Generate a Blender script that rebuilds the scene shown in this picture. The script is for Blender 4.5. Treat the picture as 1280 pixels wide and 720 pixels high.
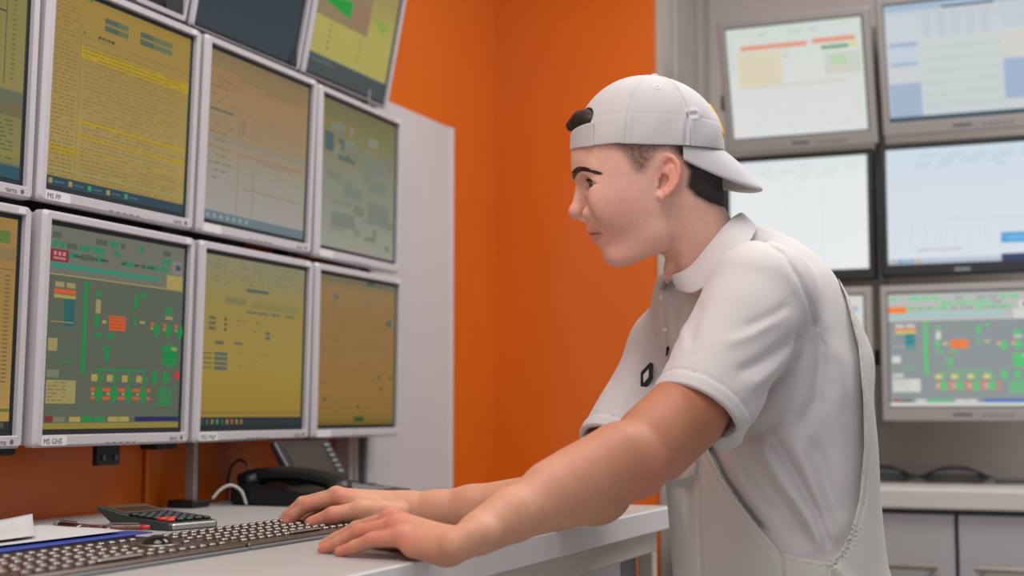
import bpy, bmesh, math, random
import numpy as np
from mathutils import Vector, Matrix
random.seed(7)
np.random.seed(7)
for o in list(bpy.data.objects):
    bpy.data.objects.remove(o, do_unlink=True)
scene = bpy.context.scene
COL = scene.collection

# ------------------------------------------------------------------ camera
FPX = 1778.0           # focal length in pixels of a 1280 wide frame (50 mm on 36 mm)
YAW, PIT, CAMH = 0.395, 0.0875, 1.08
R_ = np.array([math.cos(YAW), math.sin(YAW), 0.0])
FH = np.array([-math.sin(YAW), math.cos(YAW), 0.0])
UP = np.array([0, 0, 1.0])
FW = FH * math.cos(PIT) + UP * math.sin(PIT)
UC = UP * math.cos(PIT) - FH * math.sin(PIT)
CO = np.array([0, 0, CAMH])
cam_d = bpy.data.cameras.new('camera')
cam_d.lens = 50.0
cam_d.sensor_width = 36.0
cam_d.clip_start = 0.05
cam_d.dof.use_dof = True
cam_d.dof.focus_distance = 1.85
cam_d.dof.aperture_fstop = 3.6
cam = bpy.data.objects.new('camera', cam_d)
cam.location = CO
cam.rotation_euler = (math.pi / 2 + PIT, 0, YAW)
COL.objects.link(cam)
scene.camera = cam

# ------------------------------------------------------------------ world, lights, exposure
world = bpy.data.worlds.new('world')
scene.world = world
world.use_nodes = True
bg = world.node_tree.nodes['Background']
bg.inputs[0].default_value = (0.93, 0.96, 1.0, 1)
bg.inputs[1].default_value = 0.46
def area_light(name, loc, rot, sx, sy, power, col):
    d = bpy.data.lights.new(name, 'AREA')
    d.shape = 'RECTANGLE'; d.size = sx; d.size_y = sy; d.energy = power; d.color = col
    o = bpy.data.objects.new(name, d); COL.objects.link(o)
    o.location = loc; o.rotation_euler = rot
    return o
area_light('ceiling_light_front', (-0.55, 0.75, 2.66), (0, 0, 0), 1.2, 1.2, 30, (1, 0.97, 0.95))
area_light('ceiling_light_middle', (-0.2, 2.5, 2.66), (0, 0, 0), 1.2, 0.6, 22, (1, 0.97, 0.95))
area_light('camera_side_fill', (-0.35, -1.5, 1.75), (math.radians(78), 0, math.radians(-8)), 1.6, 1.3, 14, (0.93, 0.97, 1.0))  # added soft fill behind the camera for face and near side, no window there
area_light('far_wall_fill', (0.35, 2.9, 2.66), (0, 0, 0), 1.2, 0.6, 20, (1, 0.97, 0.95))  # extra unseen lamp, added to brighten the far wall and counter
vs = scene.view_settings
vs.view_transform = 'Standard'; vs.look = 'None'; vs.gamma = 1.0; vs.exposure = -0.10
vs.use_curve_mapping = False

# ------------------------------------------------------------------ helpers
def s2l(c):
    out = []
    for v in c[:3]:
        v = v / 255.0
        out.append(v / 12.92 if v <= 0.04045 else ((v + 0.055) / 1.055) ** 2.4)
    return out
MATS = {}
def mat(name, rgb, rough=0.5, metal=0.0, noise=0.0, nscale=40.0, bump=0.0, bscale=200.0, sss=0.0, coat=0.0, spec=0.5, attr=None, sheen=0.0, stretch=None):
    """procedural Principled material; rgb in sRGB 0-255"""
    if name in MATS: return MATS[name]
    m = bpy.data.materials.new(name); m.use_nodes = True
    nt = m.node_tree; b = nt.nodes['Principled BSDF']
    c = s2l(rgb)
    b.inputs['Base Color'].default_value = (*c, 1)
    b.inputs['Roughness'].default_value = rough
    b.inputs['Metallic'].default_value = metal
    b.inputs['Specular IOR Level'].default_value = spec
    b.inputs['Coat Weight'].default_value = coat
    b.inputs['Coat Roughness'].default_value = 0.12
    if sheen: b.inputs['Sheen Weight'].default_value = sheen
    if sss:
        b.inputs['Subsurface Weight'].default_value = sss
        b.inputs['Subsurface Radius'].default_value = (0.010, 0.0042, 0.0022)
        b.inputs['Subsurface Scale'].default_value = 1.0
    tc = nt.nodes.new('ShaderNodeTexCoord')
    src = tc.outputs['Object']
    if stretch:
        mp = nt.nodes.new('ShaderNodeMapping'); mp.inputs['Scale'].default_value = stretch
        nt.links.new(src, mp.inputs['Vector']); src = mp.outputs['Vector']
    base = None
    if attr:
        a = nt.nodes.new('ShaderNodeAttribute'); a.attribute_name = attr
        base = a.outputs['Color']
        nt.links.new(base, b.inputs['Base Color'])
    if noise:
        n = nt.nodes.new('ShaderNodeTexNoise'); n.inputs['Scale'].default_value = nscale; n.inputs['Detail'].default_value = 4
        nt.links.new(src, n.inputs['Vector'])
        mr = nt.nodes.new('ShaderNodeMapRange')
        mr.inputs['From Min'].default_value = 0.3; mr.inputs['From Max'].default_value = 0.7
        mr.inputs['To Min'].default_value = 1 - noise; mr.inputs['To Max'].default_value = 1 + noise
        nt.links.new(n.outputs['Fac'], mr.inputs['Value'])
        mx = nt.nodes.new('ShaderNodeVectorMath'); mx.operation = 'SCALE'
        if base is not None: nt.links.new(base, mx.inputs[0])
        else: mx.inputs[0].default_value = c
        nt.links.new(mr.outputs[0], mx.inputs['Scale'])
        nt.links.new(mx.outputs[0], b.inputs['Base Color'])
    if bump:
        n2 = nt.nodes.new('ShaderNodeTexNoise'); n2.inputs['Scale'].default_value = bscale; n2.inputs['Detail'].default_value = 3
        nt.links.new(src, n2.inputs['Vector'])
        bp = nt.nodes.new('ShaderNodeBump'); bp.inputs['Strength'].default_value = bump; bp.inputs['Distance'].default_value = 0.002
        nt.links.new(n2.outputs['Fac'], bp.inputs['Height'])
        nt.links.new(bp.outputs['Normal'], b.inputs['Normal'])
    MATS[name] = m
    return m

def tag(o, label=None, cat=None, group=None, kind=None):
    if label: o['label'] = label
    if cat: o['category'] = cat
    if group: o['group'] = group
    if kind: o['kind'] = kind
    return o
def thing(name, label, cat, loc=(0, 0, 0), rot=(0, 0, 0), group=None):
    o = bpy.data.objects.new(name, None); COL.objects.link(o)
    o.empty_display_size = 0.05
    o.location = loc; o.rotation_euler = rot
    return tag(o, label, cat, group)
def link(name, me, m=None, parent=None, loc=None, rot=None):
    o = bpy.data.objects.new(name, me); COL.objects.link(o)
    if m is not None and len(me.materials) == 0: me.materials.append(m)
    if parent: o.parent = parent
    if loc is not None: o.location = loc
    if rot is not None: o.rotation_euler = rot
    return o
class MB:
    """collects shapes in one bmesh"""
    def __init__(s): s.bm = bmesh.new()
    def box(s, x0, x1, y0, y1, z0, z1, bev=0.0, seg=1, M=None):
        r = bmesh.ops.create_cube(s.bm, size=1.0)
        vs_ = r['verts']
        bmesh.ops.scale(s.bm, vec=(x1 - x0, y1 - y0, z1 - z0), verts=vs_)
        bmesh.ops.translate(s.bm, vec=((x0 + x1) / 2, (y0 + y1) / 2, (z0 + z1) / 2), verts=vs_)
        if M is not None: bmesh.ops.transform(s.bm, matrix=M, verts=vs_)
        if bev > 0:
            es = list({e for v in vs_ for e in v.link_edges})
            bmesh.ops.bevel(s.bm, geom=es, offset=bev, segments=seg, affect='EDGES', profile=0.5)
        return s
    def cyl(s, p0, p1, r0, r1=None, n=16, cap=True):
        p0, p1 = Vector(p0), Vector(p1); r1 = r0 if r1 is None else r1
        d = p1 - p0
        q = d.to_track_quat('Z', 'Y').to_matrix().to_4x4()
        q.translation = (p0 + p1) / 2
        bmesh.ops.create_cone(s.bm, cap_ends=cap, cap_tris=False, segments=n, radius1=r0, radius2=r1, depth=d.length, matrix=q)
        return s
    def sphere(s, c, r, sc=(1, 1, 1), u=16, v=10):
        M = Matrix.Translation(c) @ Matrix.Diagonal((r * sc[0], r * sc[1], r * sc[2], 1))
        bmesh.ops.create_uvsphere(s.bm, u_segments=u, v_segments=v, radius=1, matrix=M)
        return s
    def tube(s, pts, r, n=8, taper=None):
        pts = [Vector(p) for p in pts]; rings = []
        prev = None
        for i, p in enumerate(pts):
            t = (pts[min(i + 1, len(pts) - 1)] - pts[max(i - 1, 0)]).normalized()
            if prev is None:
                a = t.orthogonal().normalized()
            else:
                a = (prev - t * prev.dot(t)).normalized()
            prev = a; b = t.cross(a)
            rr = r if taper is None else r * taper[i]
            rings.append([s.bm.verts.new(p + (a * math.cos(2 * math.pi * k / n) + b * math.sin(2 * math.pi * k / n)) * rr) for k in range(n)])
        for i in range(len(rings) - 1):
            for k in range(n):
                s.bm.faces.new((rings[i][k], rings[i][(k + 1) % n], rings[i + 1][(k + 1) % n], rings[i + 1][k]))
        s.bm.faces.new(rings[0][::-1]); s.bm.faces.new(rings[-1])
        return s
    def poly(s, pts):
        s.bm.faces.new([s.bm.verts.new(p) for p in pts]); return s
    def prism(s, pts2, z0, z1, ax='z'):
        def P(p, z): return {'z': (p[0], p[1], z), 'y': (p[0], z, p[1]), 'x': (z, p[0], p[1])}[ax]
        a = [s.bm.verts.new(P(p, z0)) for p in pts2]; b = [s.bm.verts.new(P(p, z1)) for p in pts2]
        n = len(a)
        s.bm.faces.new(a[::-1]); s.bm.faces.new(b)
        for i in range(n): s.bm.faces.new((a[i], a[(i + 1) % n], b[(i + 1) % n], b[i]))
        return s
    def mesh(s, name, smooth=False):
        bmesh.ops.recalc_face_normals(s.bm, faces=s.bm.faces)
        me = bpy.data.meshes.new(name); s.bm.to_mesh(me); s.bm.free()
        if smooth:
            me.polygons.foreach_set('use_smooth', [True] * len(me.polygons))
            me.update()
        return me
    def build(s, name, m, parent=None, smooth=False, loc=None, rot=None):
        return link(name, s.mesh(name, smooth), m, parent, loc, rot)
def catmull(pts, n=8):
    pts = [np.array(p, float) for p in pts]; out = []
    P = [2 * pts[0] - pts[1]] + pts + [2 * pts[-1] - pts[-2]]
    for i in range(1, len(P) - 2):
        for k in range(n):
            t = k / n
            out.append(0.5 * ((2 * P[i]) + (-P[i - 1] + P[i + 1]) * t + (2 * P[i - 1] - 5 * P[i] + 4 * P[i + 1] - P[i + 2]) * t * t + (-P[i - 1] + 3 * P[i] - 3 * P[i + 1] + P[i + 2]) * t ** 3))
    out.append(pts[-1]); return out
def lettering(txt, size, m, parent, loc, rot=(math.pi / 2, 0, 0), name='lettering', sx=1.0):
    cu = bpy.data.curves.new('text', 'FONT'); cu.body = txt; cu.size = size; cu.extrude = 0.00015; cu.resolution_u = 2
    t = bpy.data.objects.new('text', cu); COL.objects.link(t)
    bpy.context.view_layer.update()
    me = bpy.data.meshes.new_from_object(t.evaluated_get(bpy.context.evaluated_depsgraph_get()))
    bpy.data.objects.remove(t, do_unlink=True)
    o = link(name, me, None, parent, loc, rot)
    me.materials.clear(); me.materials.append(m)
    o.scale = (sx, 1, 1)
    return o
# ------------------------------------------------------------------ the room
M_orange = mat('orange_wall_paint', (208, 98, 18), rough=0.32, noise=0.04, nscale=3, spec=0.5)
M_white_wall = mat('warm_grey_wall_paint', (188, 179, 172), rough=0.7, noise=0.03, nscale=6)
M_ceiling = mat('ceiling_white', (215, 214, 212), rough=0.9)
M_floor = mat('grey_vinyl_floor', (186, 184, 180), rough=0.5, noise=0.08, nscale=12)
M_trim = mat('grey_trim', (176, 168, 162), rough=0.6)
XW = -1.50           # left wall
def struct(o): o['kind'] = 'structure'; return o
struct(MB().box(XW - 0.1, 3.2, -2.2, 4.1, -0.06, 0).build('floor', M_floor))
struct(MB().box(XW - 0.1, 3.2, -2.2, 4.1, 2.70, 2.76).build('ceiling', M_ceiling))
# left wall: orange boards, one of them set back between two others
wl = struct(MB().box(XW - 0.14, XW - 0.10, -2.2, 4.1, 0, 2.70).build('wall_left', M_orange))
for k, (ya, yb, xf) in enumerate(((-2.2, 0.35, XW), (0.354, 1.985, XW), (1.990, 2.235, XW + 0.006), (2.235, 2.62, XW - 0.07), (2.62, 3.53, XW))):
    MB().box(XW - 0.10, xf, ya, yb, 0, 2.70, bev=0.003).build('panel', M_orange, wl)
# orange back wall piece, its pale return and the far wall
YB, XR = 3.48, -1.055
struct(MB().box(XW - 0.1, XR, YB, YB + 0.03, 0, 2.70).build('wall_back', M_orange))
struct(MB().box(XR - 0.06, XR, YB + 0.03, 4.0, 0, 2.70).build('wall_return', M_white_wall))
struct(MB().box(XR, 3.2, 3.98, 4.1, 0, 2.70).build('wall_far', M_white_wall))
# door frame strips on the return wall
struct(MB().box(XR, XR + 0.012, 3.66, 3.70, 0, 2.70, bev=0.003).build('trim_1', M_trim))
struct(MB().box(XR, XR + 0.02, 3.90, 3.98, 0, 2.70, bev=0.003).build('trim_2', M_trim))
# white board standing against the left wall behind the last monitors
M_board = mat('white_laminate', (190, 186, 188), rough=0.45, noise=0.015, nscale=5)
wb = thing('wall_board', 'tall plain white board against the orange wall behind the last monitor column', 'board', (XW, 2.86, 0))
MB().box(0.002, 0.04, -0.235, 0.265, 0, 1.775, bev=0.002).build('board', M_board, wb)
MB().box(0.04, 0.043, 0.24, 0.265, 0, 1.775).build('edge_strip', mat('board_edge', (200, 197, 198), rough=0.4), wb)

# ------------------------------------------------------------------ desk
DT = 0.92
M_desk = mat('light_grey_laminate', (172, 170, 168), rough=0.38, noise=0.02, nscale=60)
M_edge = mat('white_desk_edge', (214, 211, 214), rough=0.4)
M_beige = mat('beige_steel', (198, 190, 178), rough=0.5)
M_greysteel = mat('grey_steel_leg', (112, 116, 118), rough=0.45)
DX, DY = -0.695, 2.40
desk = thing('desk', 'long light grey desk with white edge along the orange wall under the monitors', 'desk', (0, 0, 0))
MB().box(XW + 0.008, DX - 0.004, -0.4, DY - 0.004, DT - 0.036, DT, bev=0.0015).build('worktop', M_desk, desk)
MB().box(DX - 0.004, DX, -0.4, DY, DT - 0.036, DT - 0.0006, bev=0.0012).build('front_edge', M_edge, desk)
MB().box(XW + 0.008, DX - 0.004, DY - 0.004, DY, DT - 0.036, DT - 0.0006, bev=0.0012).build('end_edge', M_edge, desk)
MB().box(DX - 0.045, DX - 0.018, -0.38, DY - 0.05, DT - 0.074, DT - 0.036, bev=0.002).build('apron', M_beige, desk)
MB().box(DX - 0.045, DX - 0.018, DY - 0.075, DY - 0.05, 0.02, DT - 0.074, bev=0.002).build('leg', M_beige, desk)
MB().box(DX - 0.075, DX - 0.046, DY - 0.16, DY - 0.0755, 0.02, DT - 0.060, bev=0.003).build('leg', M_greysteel, desk)
MB().box(XW + 0.06, XW + 0.10, DY - 0.10, DY - 0.05, 0.02, DT - 0.036, bev=0.002).build('leg', M_beige, desk)
MB().box(DX - 0.09, DX - 0.06, 0.2, 0.26, 0.02, DT - 0.074, bev=0.003).build('leg', M_greysteel, desk)
MB().box(XW + 0.06, XW + 0.10, 0.2, 0.26, 0.02, DT - 0.036, bev=0.003).build('leg', M_greysteel, desk)
for yy in (0.23, DY - 0.075): MB().box(XW + 0.05, DX - 0.03, yy - 0.03, yy + 0.03, 0, 0.022, bev=0.004).build('foot', M_greysteel, desk)
MB().box(DX - 0.058, DX - 0.046, 0.3, DY - 0.162, 0.15, DT - 0.060, bev=0.002).build('modesty_panel', mat('white_panel', (200, 198, 202), rough=0.5), desk)

# ------------------------------------------------------------------ far cabinets and worktop
M_cab = mat('grey_cabinet_front', (160, 160, 162), rough=0.5, noise=0.015, nscale=8)
M_cabbody = mat('cabinet_carcass', (92, 98, 96), rough=0.6)
M_ctop = mat('pale_counter', (186, 184, 182), rough=0.45, noise=0.02, nscale=30)
M_handle = mat('bronze_handle', (150, 138, 126), rough=0.35, metal=0.8)
CZ, CY = 0.905, 3.42
labs = ['grey base cabinet directly behind the leaning man under the counter',
        'grey base cabinet with bar handle nearest the right picture edge', 'grey base cabinet beyond the right edge of the picture']
ct = thing('counter', 'pale counter worktop below the wall of bright monitors', 'counter', (0, CY, CZ))
MB().box(-0.935, 0.90, -0.02, 0.555, -0.045, 0, bev=0.004, seg=2).build('worktop', M_ctop, ct)
MB().box(-0.935, 0.90, 0.535, 0.555, 0.0, 0.022, bev=0.003).build('upstand', M_ctop, ct)
for k in range(3):
    x0 = -0.927 + 0.6 * k
    c = thing('base_cabinet', labs[k], 'cabinet', (x0 + 0.3, CY, 0), group='cabinets under the counter')
    MB().box(-0.298, 0.298, 0.02, 0.53, 0.09, CZ - 0.047).build('carcass', M_cabbody, c)
    MB().box(-0.298, 0.298, 0.07, 0.5, 0, 0.09).build('plinth', M_cabbody, c)
    d = MB().box(-0.2955, 0.2955, 0, 0.0195, 0.095, CZ - 0.058, bev=0.002).build('door', M_cab, c)
    hx = 0.155 if k == 0 else -0.155
    hb = MB().box(hx - 0.105, hx + 0.105, -0.030, -0.020, 0.722, 0.734, bev=0.002)
    for s in (-0.09, 0.09): hb.box(hx + s - 0.005, hx + s + 0.005, -0.022, 0.0, 0.723, 0.733)
    hb.build('handle', M_handle, d)
M_blackcable = mat('black_cable', (22, 24, 24), rough=0.5)
# cable tangles on the counter
for nm, lab, cx, w in (('cable_coil', 'flat tangle of black cable on the counter right behind the man', -0.545, 0.11), ('cable_coil', 'black cable loop on the counter, right of the other tangle', -0.355, 0.10)):
    cc = thing(nm, lab, 'cable', (cx, 3.70, CZ), group='cables on the counter')
    for k in range(3):
        pts = []
        for i in range(26):
            a = 2 * math.pi * i / 25
            pts.append((w * (0.75 + 0.12 * k) * math.cos(a) * 0.9, 0.05 * math.sin(a), 0.006 + 0.006 * k + (0.034 - 0.012 * k) * max(0, math.sin(a)) * (1 if k < 2 else 0.2)))
        MB().tube(pts, 0.0022, 6).build('loop', M_blackcable, cc, True)
cb = thing('loose_cable', 'thin grey cable lying along the counter below the monitors', 'cable', (0, 3.72, CZ))
MB().tube(catmull([(-0.26, 0, 0.006), (-0.1, 0.03, 0.006), (0.1, 0.01, 0.006), (0.3, 0.04, 0.006), (0.6, 0.02, 0.006)], 6), 0.005, 6).build('cable', mat('grey_cable', (110, 108, 104), rough=0.6), cb, True)
# ------------------------------------------------------------------ monitors
M_silver = mat('silver_plastic', (196, 190, 194), rough=0.38, metal=0.15, noise=0.015, nscale=30)
M_silver2 = mat('grey_silver_plastic', (150, 147, 145), rough=0.45, metal=0.1)
M_black = mat('black_plastic', (14, 18, 20), rough=0.4)
M_dark = mat('dark_inner_border', (18, 27, 34), rough=0.5)
M_ink = mat('grey_print', (92, 88, 92), rough=0.6)
M_sticker = mat('white_sticker', (214, 212, 214), rough=0.6)
def screen_mat():
    m = bpy.data.materials.new('lit_screen'); m.use_nodes = True
    nt = m.node_tree; b = nt.nodes['Principled BSDF']
    b.inputs['Base Color'].default_value = (0.004, 0.004, 0.005, 1); b.inputs['Roughness'].default_value = 0.45
    b.inputs['Specular IOR Level'].default_value = 0.25
    a = nt.nodes.new('ShaderNodeAttribute'); a.attribute_name = 'Col'
    nt.links.new(a.outputs['Color'], b.inputs['Emission Color'])
    b.inputs['Emission Strength'].default_value = 1.0
    return m
M_screen = screen_mat()
class UI:
    """flat picture of a screen: coloured rectangles, u right, v down, both 0..1"""
    def __init__(s): s.q = []; s.c = []; s.l = []
    def r(s, u0, v0, u1, v1, c, layer=1):
        s.q.append(((u0, v0), (u0, v1), (u1, v1), (u1, v0))); s.c.append(c); s.l.append(layer); return s
    def p(s, pts, c, layer=1):
        s.q.append(tuple(pts)); s.c.append(c); s.l.append(layer); return s
    def grad(s, stops, n=28, u0=0, u1=1):
        vsn = [a for a, _ in stops]
        for k in range(n):
            v = (k + 0.5) / n
            c = [np.interp(v, vsn, [st[1][i] for st in stops]) for i in range(3)]
            s.r(u0, k / n, u1, (k + 1) / n, c, 0)
        return s
    def text(s, u0, u1, v, h, c, dens=0.75, word=0.03, layer=2, rnd=random):
        u = u0
        while u < u1:
            w = word * rnd.uniform(0.4, 1.3)
            if rnd.random() < dens: s.r(u, v, min(u + w, u1), v + h, c, layer)
            u += w + word * 0.35
        return s
    def mesh(s, x0, x1, z0, z1, y):
        V = []; F = []; C = []
        for q, c, l in zip(s.q, s.c, s.l):
            i = len(V)
            for u, v in q: V.append((x0 + (x1 - x0) * u, y - 0.00012 * l, z1 - (z1 - z0) * v))
            F.append(tuple(range(i, i + len(q))))
            lin = s2l(c)
            C += [(*lin, 1.0)] * len(q)
        me = bpy.data.meshes.new('screen'); me.from_pydata(V, [], F)
        at_ = me.color_attributes.new('Col', 'FLOAT_COLOR', 'CORNER')
        at_.data.foreach_set('color', np.array(C, dtype=np.float32).ravel())
        me.materials.append(M_screen)
        return me
def ring_mesh(name, w, h, sl, sr, st, sb, d, bev=0.004):
    """picture-frame ring: front at y=0, depth d, sides sl/sr/st/sb wide, bevelled rims"""
    def loop(x0, x1, z0, z1, y, r):
        pts = []
        for cx, cz, a0 in ((x1 - r, z1 - r, 0), (x0 + r, z1 - r, 90), (x0 + r, z0 + r, 180), (x1 - r, z0 + r, 270)):
            for k in range(4):
                a = math.radians(a0 + 30 * k); pts.append((cx + r * math.cos(a), y, cz + r * math.sin(a)))
        return pts
    X0, X1, Z0, Z1 = -w / 2, w / 2, 0, h
    loops = [loop(X0, X1, Z0, Z1, d, 0.006), loop(X0, X1, Z0, Z1, bev * 1.6, 0.006),
             loop(X0 + bev, X1 - bev, Z0 + bev, Z1 - bev, 0, 0.005),
             loop(X0 + sl - 0.0012, X1 - sr + 0.0012, Z0 + sb - 0.0012, Z1 - st + 0.0012, 0, 0.0014),
             loop(X0 + sl, X1 - sr, Z0 + sb, Z1 - st, 0.0012, 0.001), loop(X0 + sl, X1 - sr, Z0 + sb, Z1 - st, d, 0.001)]
    n = len(loops[0]); V = [p for L in loops for p in L]; F = []
    m = len(loops)
    for i in range(m):
        j = (i + 1) % m
        for k in range(n): F.append((i * n + k, i * n + (k + 1) % n, j * n + (k + 1) % n, j * n + k))
    me = bpy.data.meshes.new(name); me.from_pydata(V, [], F)
    bm = bmesh.new(); bm.from_mesh(me); bmesh.ops.recalc_face_normals(bm, faces=bm.faces); bm.to_mesh(me); bm.free()
    return me
MESHC = {}
def monitor(label, loc, rot, ui, w=0.37, h=0.335, style='silver', group=None, sticker=None, brand='terra', bez=None):
    t = thing('monitor', label, 'monitor', loc, rot, group)
    mf = {'silver': M_silver, 'grey': M_silver2, 'black': M_black}[style]
    sl, sr, st, sb = bez or (0.0145, 0.0135, 0.0130, 0.0175)
    key = (w, h, style, bez)
    if key not in MESHC:
        hs = MB().box(-w / 2 + 0.002, w / 2 - 0.002, 0.018, 0.042, 0.003, h - 0.003, bev=0.006, seg=2)
        bc = MB().box(-w * 0.36, w * 0.36, 0.042, 0.058, h * 0.14, h * 0.86, bev=0.008)
        mt = MB().box(-0.05, 0.05, 0.058, 0.066, h / 2 - 0.05, h / 2 + 0.05, bev=0.002)
        ib = MB().box(-w / 2 + sl, w / 2 - sr, 0.008, 0.018, sb, h - st)
        MESHC[key] = [ring_mesh('frame', w, h, sl, sr, st, sb, 0.02), hs.mesh('housing'), bc.mesh('back_cover'), mt.mesh('wall_mount'), ib.mesh('inner_border')]
        for me, mm in zip(MESHC[key], (mf, mf, M_black, M_black, M_dark)): me.materials.append(mm)
    for nm, me in zip(('frame', 'housing', 'back_cover', 'wall_mount', 'inner_border'), MESHC[key]): link(nm, me, None, t)
    e = 1.0 if style == 'silver' else 0.5
    link('screen', ui.mesh(-w / 2 + sl + 0.0045 * e, w / 2 - sr - 0.0085 * e, sb + 0.0080 * e, h - st - 0.0070 * e, 0.0075), None, t)
    if style == 'silver':
        if brand: 
            lettering(brand, 0.0105, M_ink, t, (w / 2 - 0.055, -0.0002, 0.0055), name='brand_lettering')
            MB().cyl((w / 2 - 0.0225, -0.0003, 0.0092), (w / 2 - 0.0225, 0.0005, 0.0092), 0.0035, n=12).build('brand_mark', M_ink, t)
        bt = MB()
        for k in range(5): bt.box(-0.03 + k * 0.016, -0.022 + k * 0.016, -0.0006, 0.001, 0.004, 0.0055)
        bt.build('button_row', M_ink, t)
        MB().box(w / 2 - 0.03, w / 2 - 0.016, -0.0003, 0.0004, h - 0.011, h - 0.003).build('rating_sticker', M_sticker, t)
        if sticker:
            MB().box(-w / 2 + 0.013, -w / 2 + 0.066, -0.0003, 0.0004, 0.003, 0.0155).build('name_sticker', M_sticker, t)
            lettering(sticker, 0.0115, M_ink, t, (-w / 2 + 0.016, -0.0005, 0.005), name='sticker_lettering')
    elif style == 'grey':
        MB().box(-0.022, 0.022, -0.0008, 0.001, sb * 0.42, sb * 0.62, bev=0.0004).build('brand_plate', M_ink, t)
        bt = MB()
        for k in range(5): bt.box(0.045 + k * 0.016, 0.054 + k * 0.016, -0.001, 0.001, sb * 0.42, sb * 0.52)
        bt.build('button_row', M_ink, t)
    else:
        MB().box(-0.019, 0.019, -0.0008, 0.001, 0.008, 0.017, bev=0.0004).build('brand_plate', mat('steel_plate', (120, 124, 126), rough=0.4, metal=0.6), t)
    return t
# ---- screen pictures
rs = random.Random(3)
def ui_sheet():
    u = UI().grad([(0, (150, 120, 42)), (0.3, (150, 124, 58)), (0.75, (158, 136, 76)), (1, (150, 128, 64))])
    for k in range(44):
        v = 0.055 + k * 0.0205
        u.text(0.02, 0.17, v, 0.006, (124, 102, 56), 0.9, 0.03, rnd=rs)
        if k > 8: u.text(0.22, 0.93 if k % 3 else 0.75, v, 0.006, (126, 106, 60), 0.82, 0.025, rnd=rs)
    u.r(0.185, 0.14, 0.188, 0.93, (104, 112, 62), 1)
    for v in (0.065, 0.105): 
        u.r(0.34, v, 0.51, v + 0.03, (92, 104, 72), 3); u.r(0.6, v, 0.85, v + 0.03, (92, 104, 72), 3)
        u.r(0.34, v, 0.44, v + 0.03, (70, 88, 72), 4); u.r(0.6, v, 0.7, v + 0.03, (70, 88, 72), 4)
    u.r(0.2, 0.2, 1, 0.203, (120, 100, 56), 2)
    u.text(0.2, 0.45, 0.175, 0.015, (58, 62, 44), 0.6, 0.02, 3, rs)
    for v0, v1 in ((0.255, 0.315), (0.635, 0.652), (0.707, 0.724)): u.r(0.19, v0, 1, v1, (172, 142, 12), 1)
    u.r(0.0, 0.79, 0.19, 0.826, (168, 138, 14), 1); u.r(0.19, 0.79, 1, 0.80, (166, 138, 30), 1)
    for k in range(3): u.text(0.2, 0.98, 0.262 + k * 0.019, 0.006, (128, 108, 20), 0.9, 0.05, 3, rs)
    u.r(0, 0.008, 1, 0.02, (140, 116, 38), 1); u.r(0.23, 0.0, 0.25, 0.012, (40, 110, 60), 2)
    u.r(0, 0.90, 1, 0.915, (150, 140, 84), 1)
    u.r(0, 0.95, 1, 1, (34, 62, 74), 3)
    for k, c in enumerate(((160, 130, 70), (150, 130, 70), (60, 140, 90), (150, 140, 80), (60, 140, 100))):
        u.r(0.02 + k * 0.13, 0.962, 0.045 + k * 0.13, 0.988, c, 4); u.r(0.055 + k * 0.13, 0.972, 0.12 + k * 0.13, 0.98, (72, 98, 104), 4)
    return u
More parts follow.
